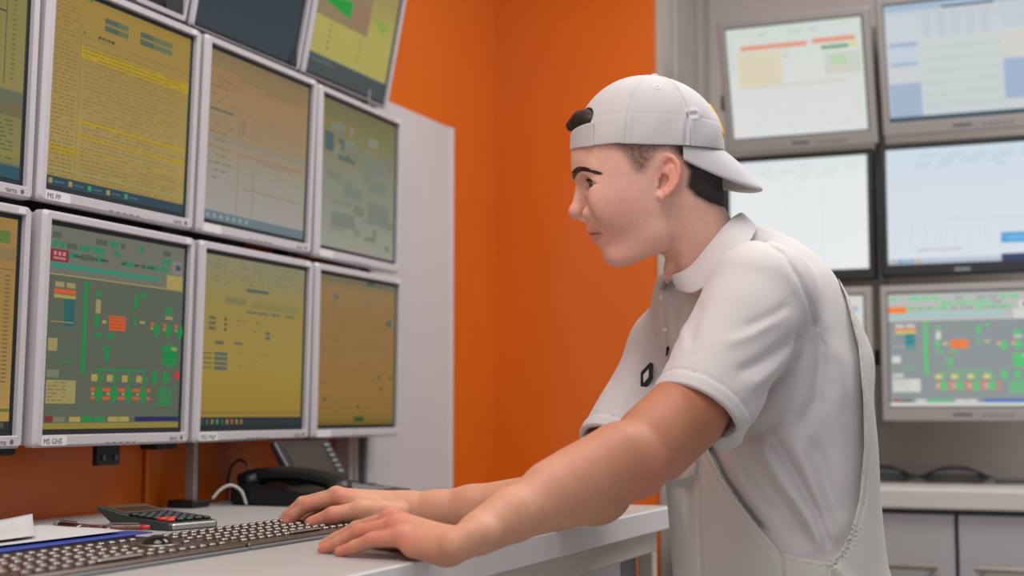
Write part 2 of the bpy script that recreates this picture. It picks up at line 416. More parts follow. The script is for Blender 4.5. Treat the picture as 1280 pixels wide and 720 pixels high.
def ui_plant(dim=True):
    if dim:
        bgc, hd, gr, bl, yl, rd, or_, te, wh, bz = (84, 92, 76), (104, 106, 92), (14, 130, 64), (26, 34, 84), (160, 142, 78), (122, 34, 48), (196, 84, 40), (30, 92, 90), (150, 136, 84), (86, 164, 120)
        mk = (36, 122, 90)
    else:
        bgc, hd, gr, bl, yl, rd, or_, te, wh, bz = (142, 150, 152), (188, 190, 188), (92, 200, 118), (58, 112, 190), (222, 214, 120), (168, 90, 80), (250, 132, 60), (52, 140, 142), (214, 214, 208), (150, 208, 214)
        mk = (116, 212, 140)
    u = UI().r(0, 0, 1, 1, bgc, 0)
    u.r(0, 0, 1, 0.235, hd, 1)
    for row in range(3):
        x = 0.02
        while x < 0.84:
            w = rs.uniform(0.03, 0.09)
            if rs.random() < 0.62: u.r(x, 0.03 + row * 0.045, x + w, 0.06 + row * 0.045, mk if rs.random() < 0.7 else (hd[0] - 30, hd[1] - 20, hd[2] - 20), 2)
            x += w + 0.015
    u.r(0.0, 0.115, 0.13, 0.175, rd if dim else or_, 3)
    if dim:
        for k in range(3): u.r(0.03 + k * 0.03, 0.125, 0.05 + k * 0.03, 0.145, (190, 120, 120), 4)
        u.r(0.03, 0.152, 0.11, 0.165, (180, 110, 110), 4)
    u.text(0.16, 0.9, 0.13, 0.012, (hd[0] - 40, hd[1] - 40, hd[2] - 36), 0.5, 0.05, 3, rs)
    u.r(0, 0.182, 0.8, 0.205, (46, 132, 106) if dim else bz, 3)
    u.r(0.9, 0.08, 0.98, 0.15, (124, 120, 112) if dim else wh, 3); u.r(0.93, 0.1, 0.97, 0.13, (52, 70, 96), 4)
    u.r(0.86, 0.16, 0.99, 0.235, yl if dim else wh, 3)
    u.r(0, 0.235, 1, 0.242, wh, 3)
    # process picture
    i0 = len(u.q)
    for a, b in ((0.05, 0.11), (0.125, 0.185)): u.r(a, 0.285, b, 0.315, wh, 2)
    u.r(0.045, 0.325, 0.19, 0.35, or_, 2); u.r(0.045, 0.355, 0.19, 0.375, yl, 2)
    u.r(0.115, 0.375, 0.185, 0.53, te, 2); u.r(0.03, 0.505, 0.18, 0.51, wh, 3)
    u.r(0.245, 0.265, 0.27, 0.79, gr, 2); u.r(0.245, 0.265, 0.3, 0.272, gr, 2)
    for x, y, w, h in ((0.33, 0.31, 0.035, 0.03), (0.325, 0.45, 0.03, 0.07), (0.33, 0.55, 0.05, 0.025), (0.42, 0.55, 0.05, 0.025), (0.41, 0.63, 0.03, 0.08), (0.385, 0.63, 0.06, 0.012),
                       (0.61, 0.31, 0.03, 0.08), (0.66, 0.29, 0.04, 0.03), (0.61, 0.44, 0.02, 0.05), (0.86, 0.36, 0.05, 0.045)):
        u.r(x, y, x + w, y + h, gr, 2)
    u.r(0.33, 0.36, 0.365, 0.44, wh, 2)
    u.r(0.43, 0.445, 0.55, 0.53, or_, 2)
    for k in range(4): u.r(0.435, 0.453 + k * 0.02, 0.545, 0.458 + k * 0.02, (or_[0] - 40, or_[1] - 20, or_[2]), 3)
    u.r(0.38, 0.475, 0.41, 0.495, yl, 2); u.r(0.66, 0.46, 0.7, 0.475, yl, 2); u.r(0.86, 0.415, 0.92, 0.435, wh, 3)
    def tank(x, y, s=1.0):
        u.p([(x - 0.02 * s, y), (x - 0.025 * s, y + 0.05 * s), (x + 0.025 * s, y + 0.05 * s), (x + 0.02 * s, y)], gr, 3)
        u.p([(x, y - 0.018 * s), (x - 0.02 * s, y), (x + 0.02 * s, y)], gr, 3); u.r(x - 0.012 * s, y + 0.05 * s, x + 0.012 * s, y + 0.075 * s, gr, 3)
    for x in (0.79, 0.89, 0.985): tank(x, 0.475); u.r(x - 0.045, 0.462, x - 0.02, 0.482, or_, 2); u.r(x - 0.045, 0.49, x - 0.025, 0.505, wh, 2)
    u.r(0.85, 0.59, 0.97, 0.72, gr, 2); u.r(0.92, 0.605, 0.965, 0.625, wh, 3)
    for k in range(5): u.r(0.855, 0.635 + k * 0.016, 0.965, 0.638 + k * 0.016, (gr[0], gr[1] - 36, gr[2] - 10), 3)
    u.r(0.34, 0.755, 0.71, 0.765, gr, 2)
    for k in range(4):
        x = 0.375 + k * 0.11
        u.r(x - 0.005, 0.765, x + 0.005, 0.86, gr, 1); u.r(x - 0.055, 0.79, x - 0.012, 0.83, yl, 2); u.r(x + 0.015, 0.8, x + 0.035, 0.82, gr, 2)
        tank(x, 0.875)
        for dx in (-0.055, 0.028): u.r(x + dx, 0.868, x + dx + 0.03, 0.886, or_, 2); u.r(x + dx, 0.918, x + dx + 0.03, 0.934, or_, 2)
        u.r(x - 0.05, 0.893, x - 0.03, 0.91, wh, 2)
    for x in (0.79, 0.88): tank(x, 0.765)
    u.p([(0.97, 0.74), (0.955, 0.77), (0.955, 0.8), (0.99, 0.8), (0.99, 0.77)], (196, 40, 50) if dim else (226, 90, 90), 3)
    for k in range(5): u.r(0.82, 0.86 + k * 0.024, 0.935, 0.875 + k * 0.024, gr, 2)
    u.r(0.02, 0.6, 0.08, 0.67, wh, 2); u.r(0.09, 0.72, 0.19, 0.73, gr, 2); u.r(0.02, 0.775, 0.1, 0.815, (122, 124, 96) if dim else wh, 2)
    for k in range(3): u.r(0.02, 0.782 + k * 0.012, 0.1, 0.785 + k * 0.012, (96, 100, 80) if dim else (160, 160, 160), 3)
    u.r(0.02, 0.83, 0.215, 0.96, wh, 2)
    for k in range(6): u.text(0.03, 0.15, 0.84 + k * 0.02, 0.006, (110, 98, 66) if dim else (170, 170, 166), 0.8, 0.03, 3, rs)
    for i in range(i0, len(u.q)): u.q[i] = tuple((a, 0.26 + (b - 0.27) * 0.89) for a, b in u.q[i])
    u.r(0.02, 0.955 - 0.02, 0.07, 0.965, rd, 4)
    for x, c in ((0.075, (110, 116, 86)), (0.18, yl), (0.26, gr), (0.35, gr), (0.45, yl), (0.53, yl)): u.r(x, 0.94, x + 0.075, 0.965, c if dim or c is not yl else wh, 3)
    u.r(0.65, 0.94, 1, 0.965, bl, 3); u.r(0, 0.97, 1, 1, (136, 122, 52) if dim else (220, 220, 214), 3)
    return u
def ui_twocharts():
    u = UI().grad([(0, (122, 104, 68)), (0.2, (150, 118, 78)), (0.45, (146, 124, 92)), (0.7, (148, 140, 126)), (1, (152, 150, 144))])
    for v0 in (0.12, 0.57):
        u.r(0.3, v0, 0.96, v0 + 0.006, (124, 100, 76), 1); u.r(0.3, v0, 0.306, v0 + 0.36, (134, 108, 84), 1)
        u.r(0.36, v0 + 0.2, 0.96, v0 + 0.205, (130, 112, 90), 1); u.r(0.45, v0 + 0.06, 0.456, v0 + 0.36, (130, 112, 90), 1)
        u.text(0.55, 0.85, v0 + 0.02, 0.008, (110, 100, 88), 0.7, 0.04, 2, rs)
    u.r(0.02, 0.1, 0.28, 0.13, (152, 114, 74), 1); u.r(0.02, 0.18, 0.28, 0.22, (152, 112, 74), 1)
    u.r(0.02, 0.34, 0.24, 0.352, (64, 96, 92), 2); u.r(0.32, 0.35, 0.36, 0.45, (144, 108, 88), 1)
    for k in range(16): u.text(0.03, 0.26, 0.16 + k * 0.045, 0.008, (118, 100, 76), 0.5, 0.05, 2, rs)
    u.r(0, 0.5, 1, 0.52, (134, 128, 116), 1)
    u.r(0, 0.945, 1, 1, (98, 116, 122), 3)
    for k in range(7): u.r(0.03 + 0.06 * k, 0.96, 0.06 + 0.06 * k, 0.985, (134, 146, 148), 4)
    return u
def ui_form():
    u = UI().grad([(0, (132, 126, 96)), (0.12, (136, 126, 84)), (0.3, (146, 126, 62)), (0.6, (150, 128, 56)), (1, (146, 116, 36))])
    for k in range(6): u.text(0.03, 0.98, 0.02 + k * 0.025, 0.008, (112, 108, 84), 0.6, 0.05, 2, rs)
    u.r(0.4, 0.17, 0.62, 0.19, (72, 86, 92), 2)
    u.r(0.2, 0.235, 0.4, 0.275, (120, 114, 72), 1); u.r(0.45, 0.245, 0.95, 0.29, (128, 120, 70), 1)
    for x in (0.41, 0.52, 0.65, 0.8): u.r(x, 0.305, x + 0.1, 0.32, (96, 98, 80), 2)
    for k in range(3): u.r(0.06, 0.36 + 0.03 * k, 0.12, 0.378 + 0.03 * k, (84, 88, 70), 2); u.r(0.2, 0.36 + 0.03 * k, 0.22, 0.378 + 0.03 * k, (66, 66, 56), 2); u.text(0.26, 0.55, 0.365 + 0.03 * k, 0.008, (104, 98, 70), 0.7, 0.05, 2, rs)
    u.r(0.6, 0.42, 0.65, 0.44, (84, 92, 80), 2); u.r(0.6, 0.45, 0.65, 0.47, (84, 92, 80), 2); u.r(0.12, 0.5, 0.2, 0.52, (84, 90, 76), 2); u.r(0.3, 0.5, 0.38, 0.515, (92, 94, 76), 2)
    for k in range(4): u.r(0.12, 0.565 + 0.028 * k, 0.24, 0.585 + 0.028 * k, (82, 90, 80), 2); u.r(0.01, 0.57 + 0.028 * k, 0.1, 0.58 + 0.028 * k, (106, 98, 66), 2)
    for k in range(3): u.text(0.33, 0.65, 0.56 + 0.04 * k, 0.006, (116, 104, 66), 0.5, 0.06, 2, rs)
    u.r(0, 0.91, 1, 0.925, (122, 108, 40), 2); u.r(0, 0.945, 1, 1, (28, 44, 46), 3)
    for k, c in enumerate(((70, 66, 40), (60, 96, 80), (140, 110, 60), (80, 130, 90), (70, 84, 70), (150, 120, 70), (160, 96, 50), (150, 120, 60), (140, 110, 60))): u.r(0.02 + k * 0.045, 0.958, 0.04 + k * 0.045, 0.985, c, 4)
    return u
def ui_smudge():
    u = UI().grad([(0, (104, 100, 66)), (0.15, (112, 112, 70)), (0.3, (122, 118, 88)), (0.55, (124, 130, 112)), (0.8, (132, 136, 122)), (1, (146, 146, 132))])
    u.r(0.04, 0.13, 0.5, 0.17, (128, 108, 66), 1); u.r(0.05, 0.22, 0.16, 0.35, (64, 92, 88), 1); u.r(0.22, 0.24, 0.3, 0.37, (72, 96, 92), 1); u.r(0.22, 0.34, 0.44, 0.39, (76, 98, 92), 1)
    for k in range(46):
        x, y = rs.uniform(0.05, 0.9), rs.uniform(0.1, 0.92); w, h = rs.uniform(0.04, 0.16), rs.uniform(0.02, 0.07)
        t = rs.uniform(-8, 8); u.r(x, y, min(x + w, 0.99), y + h, (116 + t, 122 + t, 104 + t), 1 + k % 3)
    for x, y, w, h in ((0.58, 0.3, 0.3, 0.12), (0.62, 0.45, 0.25, 0.1), (0.3, 0.55, 0.25, 0.08), (0.62, 0.62, 0.3, 0.14), (0.15, 0.75, 0.3, 0.1)): u.r(x, y, x + w, y + h, (112, 122, 106), 4)
    return u
def ui_specks():
    u = UI().grad([(0, (112, 104, 74)), (0.08, (134, 108, 66)), (0.4, (136, 104, 56)), (0.8, (138, 104, 46)), (1, (122, 96, 36))])
    u.r(0.0, 0.02, 1, 0.03, (88, 92, 74), 1); u.r(0.6, 0.0, 0.72, 0.025, (52, 84, 74), 2); u.r(0.74, 0.01, 0.9, 0.03, (84, 92, 88), 2)
    for k in range(60):
        x, y = rs.uniform(0.04, 0.95), rs.uniform(0.08, 0.92); w, h = rs.uniform(0.01, 0.06), rs.uniform(0.006, 0.02)
        u.r(x, y, x + w, y + h, (118, 94, 53), 1)
    for x, y in ((0.88, 0.27), (0.8, 0.74), (0.78, 0.66), (0.93, 0.66), (0.08, 0.82), (0.5, 0.87)): u.r(x, y, x + 0.04, y + 0.018, (52, 74, 50), 2)
    u.r(0.18, 0.12, 0.24, 0.15, (84, 96, 92), 2); u.r(0.9, 0.25, 0.95, 0.3, (70, 90, 84), 2)
    u.r(0.47, 0.945, 0.6, 0.98, (34, 72, 34), 2); u.r(0.0, 0.97, 1, 1, (108, 88, 30), 1)
    return u
def ui_darkwin():
    u = UI().grad([(0, (30, 42, 46)), (1, (44, 58, 66))])
    u.p([(0.2, 0), (0.2, 0.56), (0.86, 0.56), (0.86, 0)], (92, 142, 106), 1); u.r(0.86, 0, 0.98, 0.56, (128, 124, 62), 1); u.r(0.86, 0.53, 0.98, 0.57, (36, 58, 96), 2)
    return u
def ui_yellow():
    u = UI().grad([(0, (140, 118, 80)), (0.3, (150, 136, 82)), (0.6, (168, 160, 84)), (1, (166, 158, 84))])
    u.r(0, 0.3, 0.66, 0.62, (136, 120, 88), 1); u.p([(0.02, 0.5), (0.42, 0.56), (0.42, 0.44)], (8, 146, 52), 3); u.r(0.42, 0.42, 0.66, 0.6, (142, 114, 88), 2)
    u.p([(0.66, 0.47), (0.86, 0.56), (0.92, 0.46)], (136, 156, 66), 2)
    for k in range(5): u.r(0.2, 0.64 + k * 0.04, 0.22, 0.66 + k * 0.04, (120, 116, 74), 2); u.r(0.58, 0.64 + k * 0.04, 0.6, 0.66 + k * 0.04, (140, 134, 76), 2)
    u.r(0, 0.87, 1, 0.885, (62, 92, 92), 2); u.r(0, 0.885, 1, 1, (62, 72, 74), 2)
    for k in range(6): u.r(0.02 + 0.05 * k, 0.9, 0.05 + 0.05 * k, 0.92, (92, 104, 104), 3)
    return u
def ui_grid():
    u = UI().grad([(0, (122, 112, 50)), (0.55, (134, 122, 66)), (0.6, (112, 110, 68)), (0.9, (130, 122, 66)), (1, (40, 74, 84))])
    for k in range(24): u.r(0, 0.05 + k * 0.022, 0.86, 0.053 + k * 0.022, (108, 100, 52), 1)
    u.r(0.82, 0.05, 0.825, 0.55, (84, 66, 50), 2); u.r(0.88, 0.05, 0.885, 0.55, (84, 66, 50), 2); u.r(0.82, 0.2, 0.885, 0.208, (48, 40, 60), 2)
    for k in range(20): u.r(0.92, 0.06 + k * 0.024, 0.94, 0.067 + k * 0.024, (96, 86, 50), 2)
    u.r(0, 0.58, 1, 0.64, (90, 98, 74), 2); u.r(0, 0.64, 1, 0.70, (104, 94, 62), 2)
    for k in range(10): u.text(0.7, 0.95, 0.72 + k * 0.02, 0.008, (96, 88, 56), 0.8, 0.06, 2, rs)
    u.r(0, 0.94, 1, 1, (36, 74, 90), 3)
    return u
def ui_tan():
    u = UI().grad([(0, (150, 116, 60)), (0.5, (152, 118, 62)), (1, (160, 132, 76))])
    u.r(0.5, 0.06, 0.96, 0.12, (92, 112, 52), 2); u.r(0.8, 0.14, 1, 0.2, (134, 110, 72), 2); u.r(0.78, 0.24, 1, 0.245, (110, 88, 60), 2)
    u.r(0.8, 0.35, 0.9, 0.42, (124, 102, 66), 2); u.r(0.86, 0.3, 0.865, 0.8, (118, 92, 58), 2); u.r(0.9, 0.26, 0.905, 0.78, (118, 92, 58), 2)
    for k in range(26): u.r(0.94, 0.27 + 0.02 * k, 0.97, 0.277 + 0.02 * k, (112, 86, 52), 2)
    u.r(0, 0.9, 1, 0.915, (86, 110, 34), 2); u.r(0, 0.915, 1, 0.955, (162, 132, 70), 2); u.r(0, 0.96, 1, 1, (30, 40, 36), 3)
    u.r(0.82, 0.965, 0.86, 0.99, (96, 92, 50), 4); u.r(0.9, 0.965, 0.97, 0.99, (72, 78, 56), 4)
    return u
def ui_dim():
    u = UI().r(0, 0, 1, 1, (26, 36, 40), 0); u.r(0.2, 0.1, 0.9, 0.8, (32, 44, 46), 1); u.r(0.88, 0.93, 0.96, 0.98, (74, 84, 60), 2)
    return u
def ui_table_pale():
    u = UI().grad([(0, (212, 222, 214)), (0.5, (222, 224, 220)), (1, (226, 228, 226))])
    u.text(0.05, 0.7, 0.06, 0.02, (190, 206, 198), 0.8, 0.1, 2, rs); u.r(0.1, 0.165, 0.6, 0.205, (232, 152, 124), 2); u.r(0.64, 0.155, 0.95, 0.195, (232, 152, 124), 2)
    u.r(0.7, 0.225, 0.9, 0.255, (104, 160, 116), 2); u.r(0.91, 0.21, 0.96, 0.25, (222, 214, 130), 2)
    u.r(0.07, 0.225, 0.4, 0.55, (224, 214, 188), 2); u.r(0.72, 0.29, 0.98, 0.48, (206, 212, 202), 2); u.r(0.76, 0.31, 0.88, 0.41, (190, 216, 182), 3); u.r(0.76, 0.42, 0.86, 0.45, (226, 206, 190), 3)
    u.r(0.42, 0.27, 0.46, 0.3, (196, 210, 190), 3); u.r(0.1, 0.52, 0.9, 0.56, (214, 216, 208), 2)
    for k in range(4): u.text(0.12, 0.9, 0.6 + k * 0.1, 0.012, (214, 218, 216), 0.5, 0.1, 2, rs)
    for k in range(8): u.r(0.02, 0.1 + k * 0.04, 0.045, 0.115 + k * 0.04, (196, 206, 192), 2); u.r(0.93, 0.5 + k * 0.05, 0.96, 0.512 + k * 0.05, (204, 208, 206), 2)
    return u
def ui_office():
    u = UI().grad([(0, (196, 206, 214)), (0.3, (208, 212, 216)), (1, (206, 212, 214))])
    u.r(0, 0, 1, 0.06, (168, 190, 212), 1); u.r(0.02, 0.1, 0.22, 0.32, (206, 212, 220), 2); u.r(0.02, 0.33, 0.22, 0.36, (156, 180, 206), 2); u.r(0.02, 0.36, 0.22, 0.5, (198, 210, 222), 2)
    u.r(0.02, 0.5, 0.22, 0.53, (164, 188, 210), 2); u.r(0.01, 0.68, 0.23, 0.97, (166, 184, 208), 2); u.r(0.4, 0.045, 0.75, 0.06, (44, 54, 62), 3)
    for k in range(5): u.r(0.26 + k * 0.1, 0.08, 0.32 + k * 0.1, 0.3, (196, 204, 212), 2)
    for k in range(12): u.r(0.25, 0.33 + k * 0.05, 0.79, 0.352 + k * 0.05, (194, 208, 206) if k % 2 else (206, 212, 210), 2)
    u.r(0.8, 0.08, 1, 0.28, (200, 206, 214), 2); u.r(0.8, 0.3, 1, 0.52, (214, 212, 206), 2); u.r(0.8, 0.54, 1, 0.88, (164, 184, 210), 2)
    u.r(0, 0.97, 1, 1, (70, 100, 112), 3)
    return u
def ui_white():
    u = UI().grad([(0, (226, 232, 232)), (0.3, (234, 238, 239)), (1, (238, 241, 242))])
    for k in range(3): u.text(0.1, 0.95, 0.05 + k * 0.05, 0.02, (218, 224, 226), 0.6, 0.12, 2, rs)
    for x in (0.42, 0.52, 0.68): u.r(x, 0.25, x + 0.008, 0.95, (228, 232, 234), 2)
    return u
def ui_bluewhite():
    u = UI().grad([(0, (206, 222, 234)), (0.4, (216, 224, 234)), (1, (222, 228, 238))])
    for k in range(4): u.text(0.05, 0.95, 0.06 + k * 0.035, 0.015, (190, 206, 220), 0.7, 0.12, 2, rs)
    u.r(0, 0.62, 1, 0.64, (212, 218, 230), 1)
    for k in range(9): u.r(0.06 + k * 0.1, 0.66, 0.064 + k * 0.1, 0.9, (206, 212, 226), 2)
    u.r(0.2, 0.875, 0.5, 0.89, (196, 188, 202), 2); u.r(0.76, 0.76, 1, 0.85, (86, 166, 220), 3); u.r(0.8, 0.79, 1, 0.82, (116, 184, 230), 4)
    u.r(0, 0.955, 1, 1, (186, 198, 212), 2)
    for k in range(5): u.r(0.03 + k * 0.04, 0.962, 0.055 + k * 0.04, 0.99, ((190, 160, 90), (90, 130, 190), (90, 170, 190), (100, 150, 200), (200, 170, 80))[k], 3)
    u.r(0.76, 0.94, 1, 1, (48, 66, 104), 3)
    return u
def ui_pale():
    u = UI().grad([(0, (214, 216, 214)), (1, (218, 220, 218))])
    for k in range(8): u.text(0.05, 0.8, 0.1 + k * 0.1, 0.015, (200, 204, 202), 0.5, 0.1, 2, rs)
    u.r(0.88, 0.1, 0.96, 0.14, (150, 180, 214), 2); u.r(0.9, 0.88, 0.97, 0.96, (60, 130, 200), 2)
    return u
HP = math.pi / 2
GL = 'silver monitors on the left wall'
XF = -1.383
COLS = {0: 1.384, 1: 1.765, 2: 2.147, 3: 2.528}
monitor('silver monitor showing a dense yellow table with bright highlighted rows', (XF, COLS[1], 1.380), (0.033, 0, HP), ui_sheet(), group=GL, sticker='MS PP')
monitor('silver monitor showing a grey-green plant diagram, above the calculator', (XF + 0.006, COLS[1] - 0.004, 1.031), (0.021, 0, HP + 0.02), ui_plant(True), group=GL, sticker='MS GHS')
monitor('silver monitor with a brown screen of two faint charts fading to grey', (XF, COLS[2], 1.380), (0.033, 0, HP + 0.01), ui_twocharts(), group=GL, sticker=' ')
monitor('silver monitor with a mustard form page, directly above the grey cable', (XF, COLS[2], 1.031), (0.021, 0, HP + 0.012), ui_form(), group=GL, sticker='MS2 MüP')
monitor('silver monitor with a blurry grey-green screen, upper one beside the white board', (XF - 0.002, COLS[3] - 0.001, 1.377), (0.014, 0, HP + 0.03), ui_smudge(), group=GL, brand=None, sticker=' ')
monitor('silver monitor with a plain brown screen dotted with dark specks, above the telephone', (XF - 0.002, COLS[3], 1.031), (0.012, 0, HP + 0.016), ui_specks(), group=GL, brand=None, sticker=' ')
monitor('silver monitor cut by the left picture edge, yellow ruled chart on screen', (XF, COLS[0], 1.377), (0.02, 0, HP), ui_grid(), group=GL)
monitor('silver monitor cut by the left picture edge, tan form on screen', (XF, COLS[0] - 0.006, 1.031), (0.02, 0, HP), ui_tan(), group=GL)
GT = 'tilted monitors in the top row'
tb = (0.010, 0.010, 0.012, 0.004)
monitor('forward tilted top monitor with a yellow screen and green wedge', (-1.430, 2.545, 1.741), (0.19, 0, HP), ui_yellow(), 0.358, 0.335, 'silver', GT, brand=None, bez=tb)
monitor('forward tilted top monitor with a nearly black screen and green window', (-1.430, 2.175, 1.741), (0.19, 0, HP), ui_darkwin(), 0.358, 0.335, 'silver', GT, brand=None, bez=tb)
monitor('forward tilted top monitor showing only its lower corner, leftmost of its row', (-1.430, 1.805, 1.741), (0.19, 0, HP), ui_dim(), 0.358, 0.335, 'silver', GT, brand=None, bez=(0.010, 0.010, 0.012, 0.012))
GF = 'monitors on the far wall'
YF = 3.60
gb = (0.018, 0.018, 0.020, 0.046)
monitor('grey monitor above the visor of the cap, pale table with orange bars', (-0.700, YF, 1.751), (0.30, 0, 0), ui_table_pale(), 0.384, 0.342, 'grey', GF, bez=(0.018, 0.018, 0.020, 0.034))
monitor('grey monitor in the top right corner of the picture, pale blue panels', (-0.303, YF, 1.766), (0.30, 0, 0), ui_office(), 0.384, 0.345, 'grey', GF, bez=(0.018, 0.018, 0.020, 0.034))
kb = (0.014, 0.014, 0.012, 0.026)
monitor('black monitor with an almost empty white screen behind the cap visor', (-0.716, YF + 0.02, 1.412), (0.0, 0, 0), ui_white(), 0.388, 0.335, 'black', GF, bez=kb)
monitor('black monitor with a bluish white screen and a bright blue tab', (-0.315, YF + 0.02, 1.418), (0.0, 0, 0), ui_bluewhite(), 0.388, 0.335, 'black', GF, bez=kb)
monitor('grey monitor half hidden by the back of the man, plain pale screen', (-0.722, YF, 1.058), (0.0, 0, 0), ui_pale(), 0.382, 0.336, 'grey', GF, bez=(0.018, 0.018, 0.018, 0.034))
monitor('grey monitor above the counter showing a light grey plant diagram', (-0.322, YF, 1.058), (0.0, 0, 0), ui_plant(False), 0.382, 0.336, 'grey', GF, bez=(0.018, 0.018, 0.018, 0.034))

# ------------------------------------------------------------------ racks that carry the monitors
M_rack = mat('black_rack_steel', (12, 13, 14), rough=0.55)
M_pole = mat('grey_aluminium_pole', (150, 140, 134), rough=0.4, metal=0.5)
rk = thing('monitor_rack', 'black steel rack on grey poles that carries the left monitors', 'rack', (0, 0, DT))
for z in (1.345, 1.70): MB().box(-1.462, -1.448, 1.05, 2.20, z - DT, z + 0.05 - DT, bev=0.002).build('beam', M_rack, rk)
MB().box(-1.462, -1.448, 2.20, 2.56, 1.352 - DT, 1.358 - DT).build('beam', M_rack, rk)
for y in (1.575, 1.956): MB().box(-1.466, -1.430, y - 0.028, y + 0.028, 1.02 - DT, 2.05 - DT, bev=0.002).build('post', M_rack, rk)
for y in (2.338,): MB().box(-1.466, -1.430, y - 0.015, y + 0.015, 1.06 - DT, 2.05 - DT, bev=0.002).build('post', M_rack, rk)
for k, (y, z1, w) in enumerate(((2.040, 1.05, 0.0062), (2.645, 2.0, 0.005))):
    MB().box(-1.4505, -1.432, y - w, y + w, 0.002, z1 - DT, bev=0.001).build('pole', M_pole if k == 0 else M_greysteel, rk)
    MB().box(-1.448, -1.436, y + w, y + w + 0.008, 0.012, z1 - DT).build('cable_channel', M_rack, rk) if k == 0 else None
    MB().box(-1.474, -1.418, y - 0.024, y + 0.024, 0.0, 0.013, bev=0.003).build('base', M_rack, rk)
br = MB().box(-1.418, -1.408, 1.752, 1.806, 1.000 - DT, 1.045 - DT, bev=0.001)
b_ = br.build('bracket', M_rack, rk)
for y in (1.765, 1.793): MB().cyl((-1.408, y, 1.012 - DT), (-1.405, y, 1.012 - DT), 0.0042, n=10).build('bolt', mat('bolt_steel', (96, 98, 100), rough=0.3, metal=0.9), b_)
rk2 = thing('monitor_rack', 'dark steel rack behind the bright monitors on the far wall', 'rack', (0, 3.66, CZ))
for z in (1.22, 1.57, 1.91): MB().box(-0.93, 0.35, 0.03, 0.06, z - 0.02 - CZ, z + 0.02 - CZ).build('beam', M_rack, rk2)
for x in (-0.513, -0.112): MB().box(x - 0.012, x + 0.012, 0.005, 0.03, 1.05 - CZ, 2.07 - CZ, bev=0.002).build('post', mat('grey_post', (96, 92, 90), rough=0.5), rk2)
for x in (-0.7, 0.2): MB().box(x - 0.02, x + 0.02, 0.06, 0.316, 1.40 - CZ, 1.44 - CZ).build('wall_arm', M_rack, rk2)
# ------------------------------------------------------------------ implicit modelling (numpy)
def surface_nets(F, xs, ys, zs):
    ins = F < 0
    nx, ny, nz = F.shape
    cnt = np.zeros((nx - 1, ny - 1, nz - 1), np.uint8)
    for i in (0, 1):
        for j in (0, 1):
            for k in (0, 1): cnt += ins[i:nx - 1 + i, j:ny - 1 + j, k:nz - 1 + k]
    mix = (cnt > 0) & (cnt < 8)
    I, J, K = np.nonzero(mix)
    n = len(I)
    idx = np.full(mix.shape, -1, np.int32); idx[I, J, K] = np.arange(n)
    cor = [(i, j, k) for i in (0, 1) for j in (0, 1) for k in (0, 1)]
    val = {c: F[I + c[0], J + c[1], K + c[2]] for c in cor}
    acc = np.zeros((n, 3)); m = np.zeros(n)
    for c in cor:
        for ax in range(3):
            if c[ax] == 0:
                d = list(c); d[ax] = 1; d = tuple(d)
                a, b = val[c], val[d]
                s = (a < 0) != (b < 0)
                t = np.where(s, a / np.where(s, a - b, 1), 0)
                p = np.tile(np.array(c, float), (n, 1)); p[:, ax] += t
                acc[s] += p[s]; m[s] += 1
    loc = acc / m[:, None]
    V = np.stack([xs[I] + loc[:, 0] * (xs[I + 1] - xs[I]), ys[J] + loc[:, 1] * (ys[J + 1] - ys[J]), zs[K] + loc[:, 2] * (zs[K + 1] - zs[K])], 1)
    Q = []
    for ax in range(3):
        sl0 = [slice(None)] * 3; sl1 = [slice(None)] * 3
        sl0[ax] = slice(0, -1); sl1[ax] = slice(1, None)
        a, b = ins[tuple(sl0)], ins[tuple(sl1)]
        ch = a != b
        o1, o2 = (ax + 1) % 3, (ax + 2) % 3
        g = np.array(np.nonzero(ch)).T
        ok = (g[:, o1] > 0) & (g[:, o2] > 0) & (g[:, o1] < F.shape[o1] - 1) & (g[:, o2] < F.shape[o2] - 1)
        g = g[ok]
        fl = a[tuple(g.T)]
        def cell(d1, d2):
            h = g.copy(); h[:, o1] += d1; h[:, o2] += d2
            return idx[tuple(h.T)]
        q = np.stack([cell(-1, -1), cell(0, -1), cell(0, 0), cell(-1, 0)], 1)
        q[~fl] = q[~fl][:, ::-1]
        Q.append(q)
    return V, np.concatenate(Q)
def np_mesh(name, V, Q, smooth=True):
    me = bpy.data.meshes.new(name)
    me.vertices.add(len(V)); me.vertices.foreach_set('co', V.astype(np.float32).ravel())
    k = Q.shape[1]
    me.loops.add(Q.size); me.loops.foreach_set('vertex_index', Q.astype(np.int32).ravel())
    me.polygons.add(len(Q)); me.polygons.foreach_set('loop_start', np.arange(0, Q.size, k, dtype=np.int32))
    if smooth: me.polygons.foreach_set('use_smooth', np.ones(len(Q), bool))
    me.update(calc_edges=True); me.validate()
    return me
def relax(V, Q, it=1, lam=0.5):
    n = len(V); k = Q.shape[1]
    for _ in range(it):
        acc = np.zeros_like(V); c = np.zeros(n)
        for j in range(k):
            a, b = Q[:, j], Q[:, (j + 1) % k]
            for ax in range(3):
                acc[:, ax] += np.bincount(a, V[b, ax], n) + np.bincount(b, V[a, ax], n)
            c += np.bincount(a, minlength=n) + np.bincount(b, minlength=n)
        V = V + lam * (acc / np.maximum(c, 1)[:, None] - V)
    return V
def smin(a, b, k):
    h = np.clip(0.5 + 0.5 * (b - a) / k, 0, 1)
    return b + (a - b) * h - k * h * (1 - h)
def smax(a, b, k): return -smin(-a, -b, k)
def ell(P, c, r):
    q = [(P[i] - c[i]) for i in range(3)]
    k0 = np.sqrt(sum((q[i] / r[i]) ** 2 for i in range(3))) + 1e-9
    k1 = np.sqrt(sum((q[i] / r[i] ** 2) ** 2 for i in range(3))) + 1e-9
    return k0 * (k0 - 1) / k1
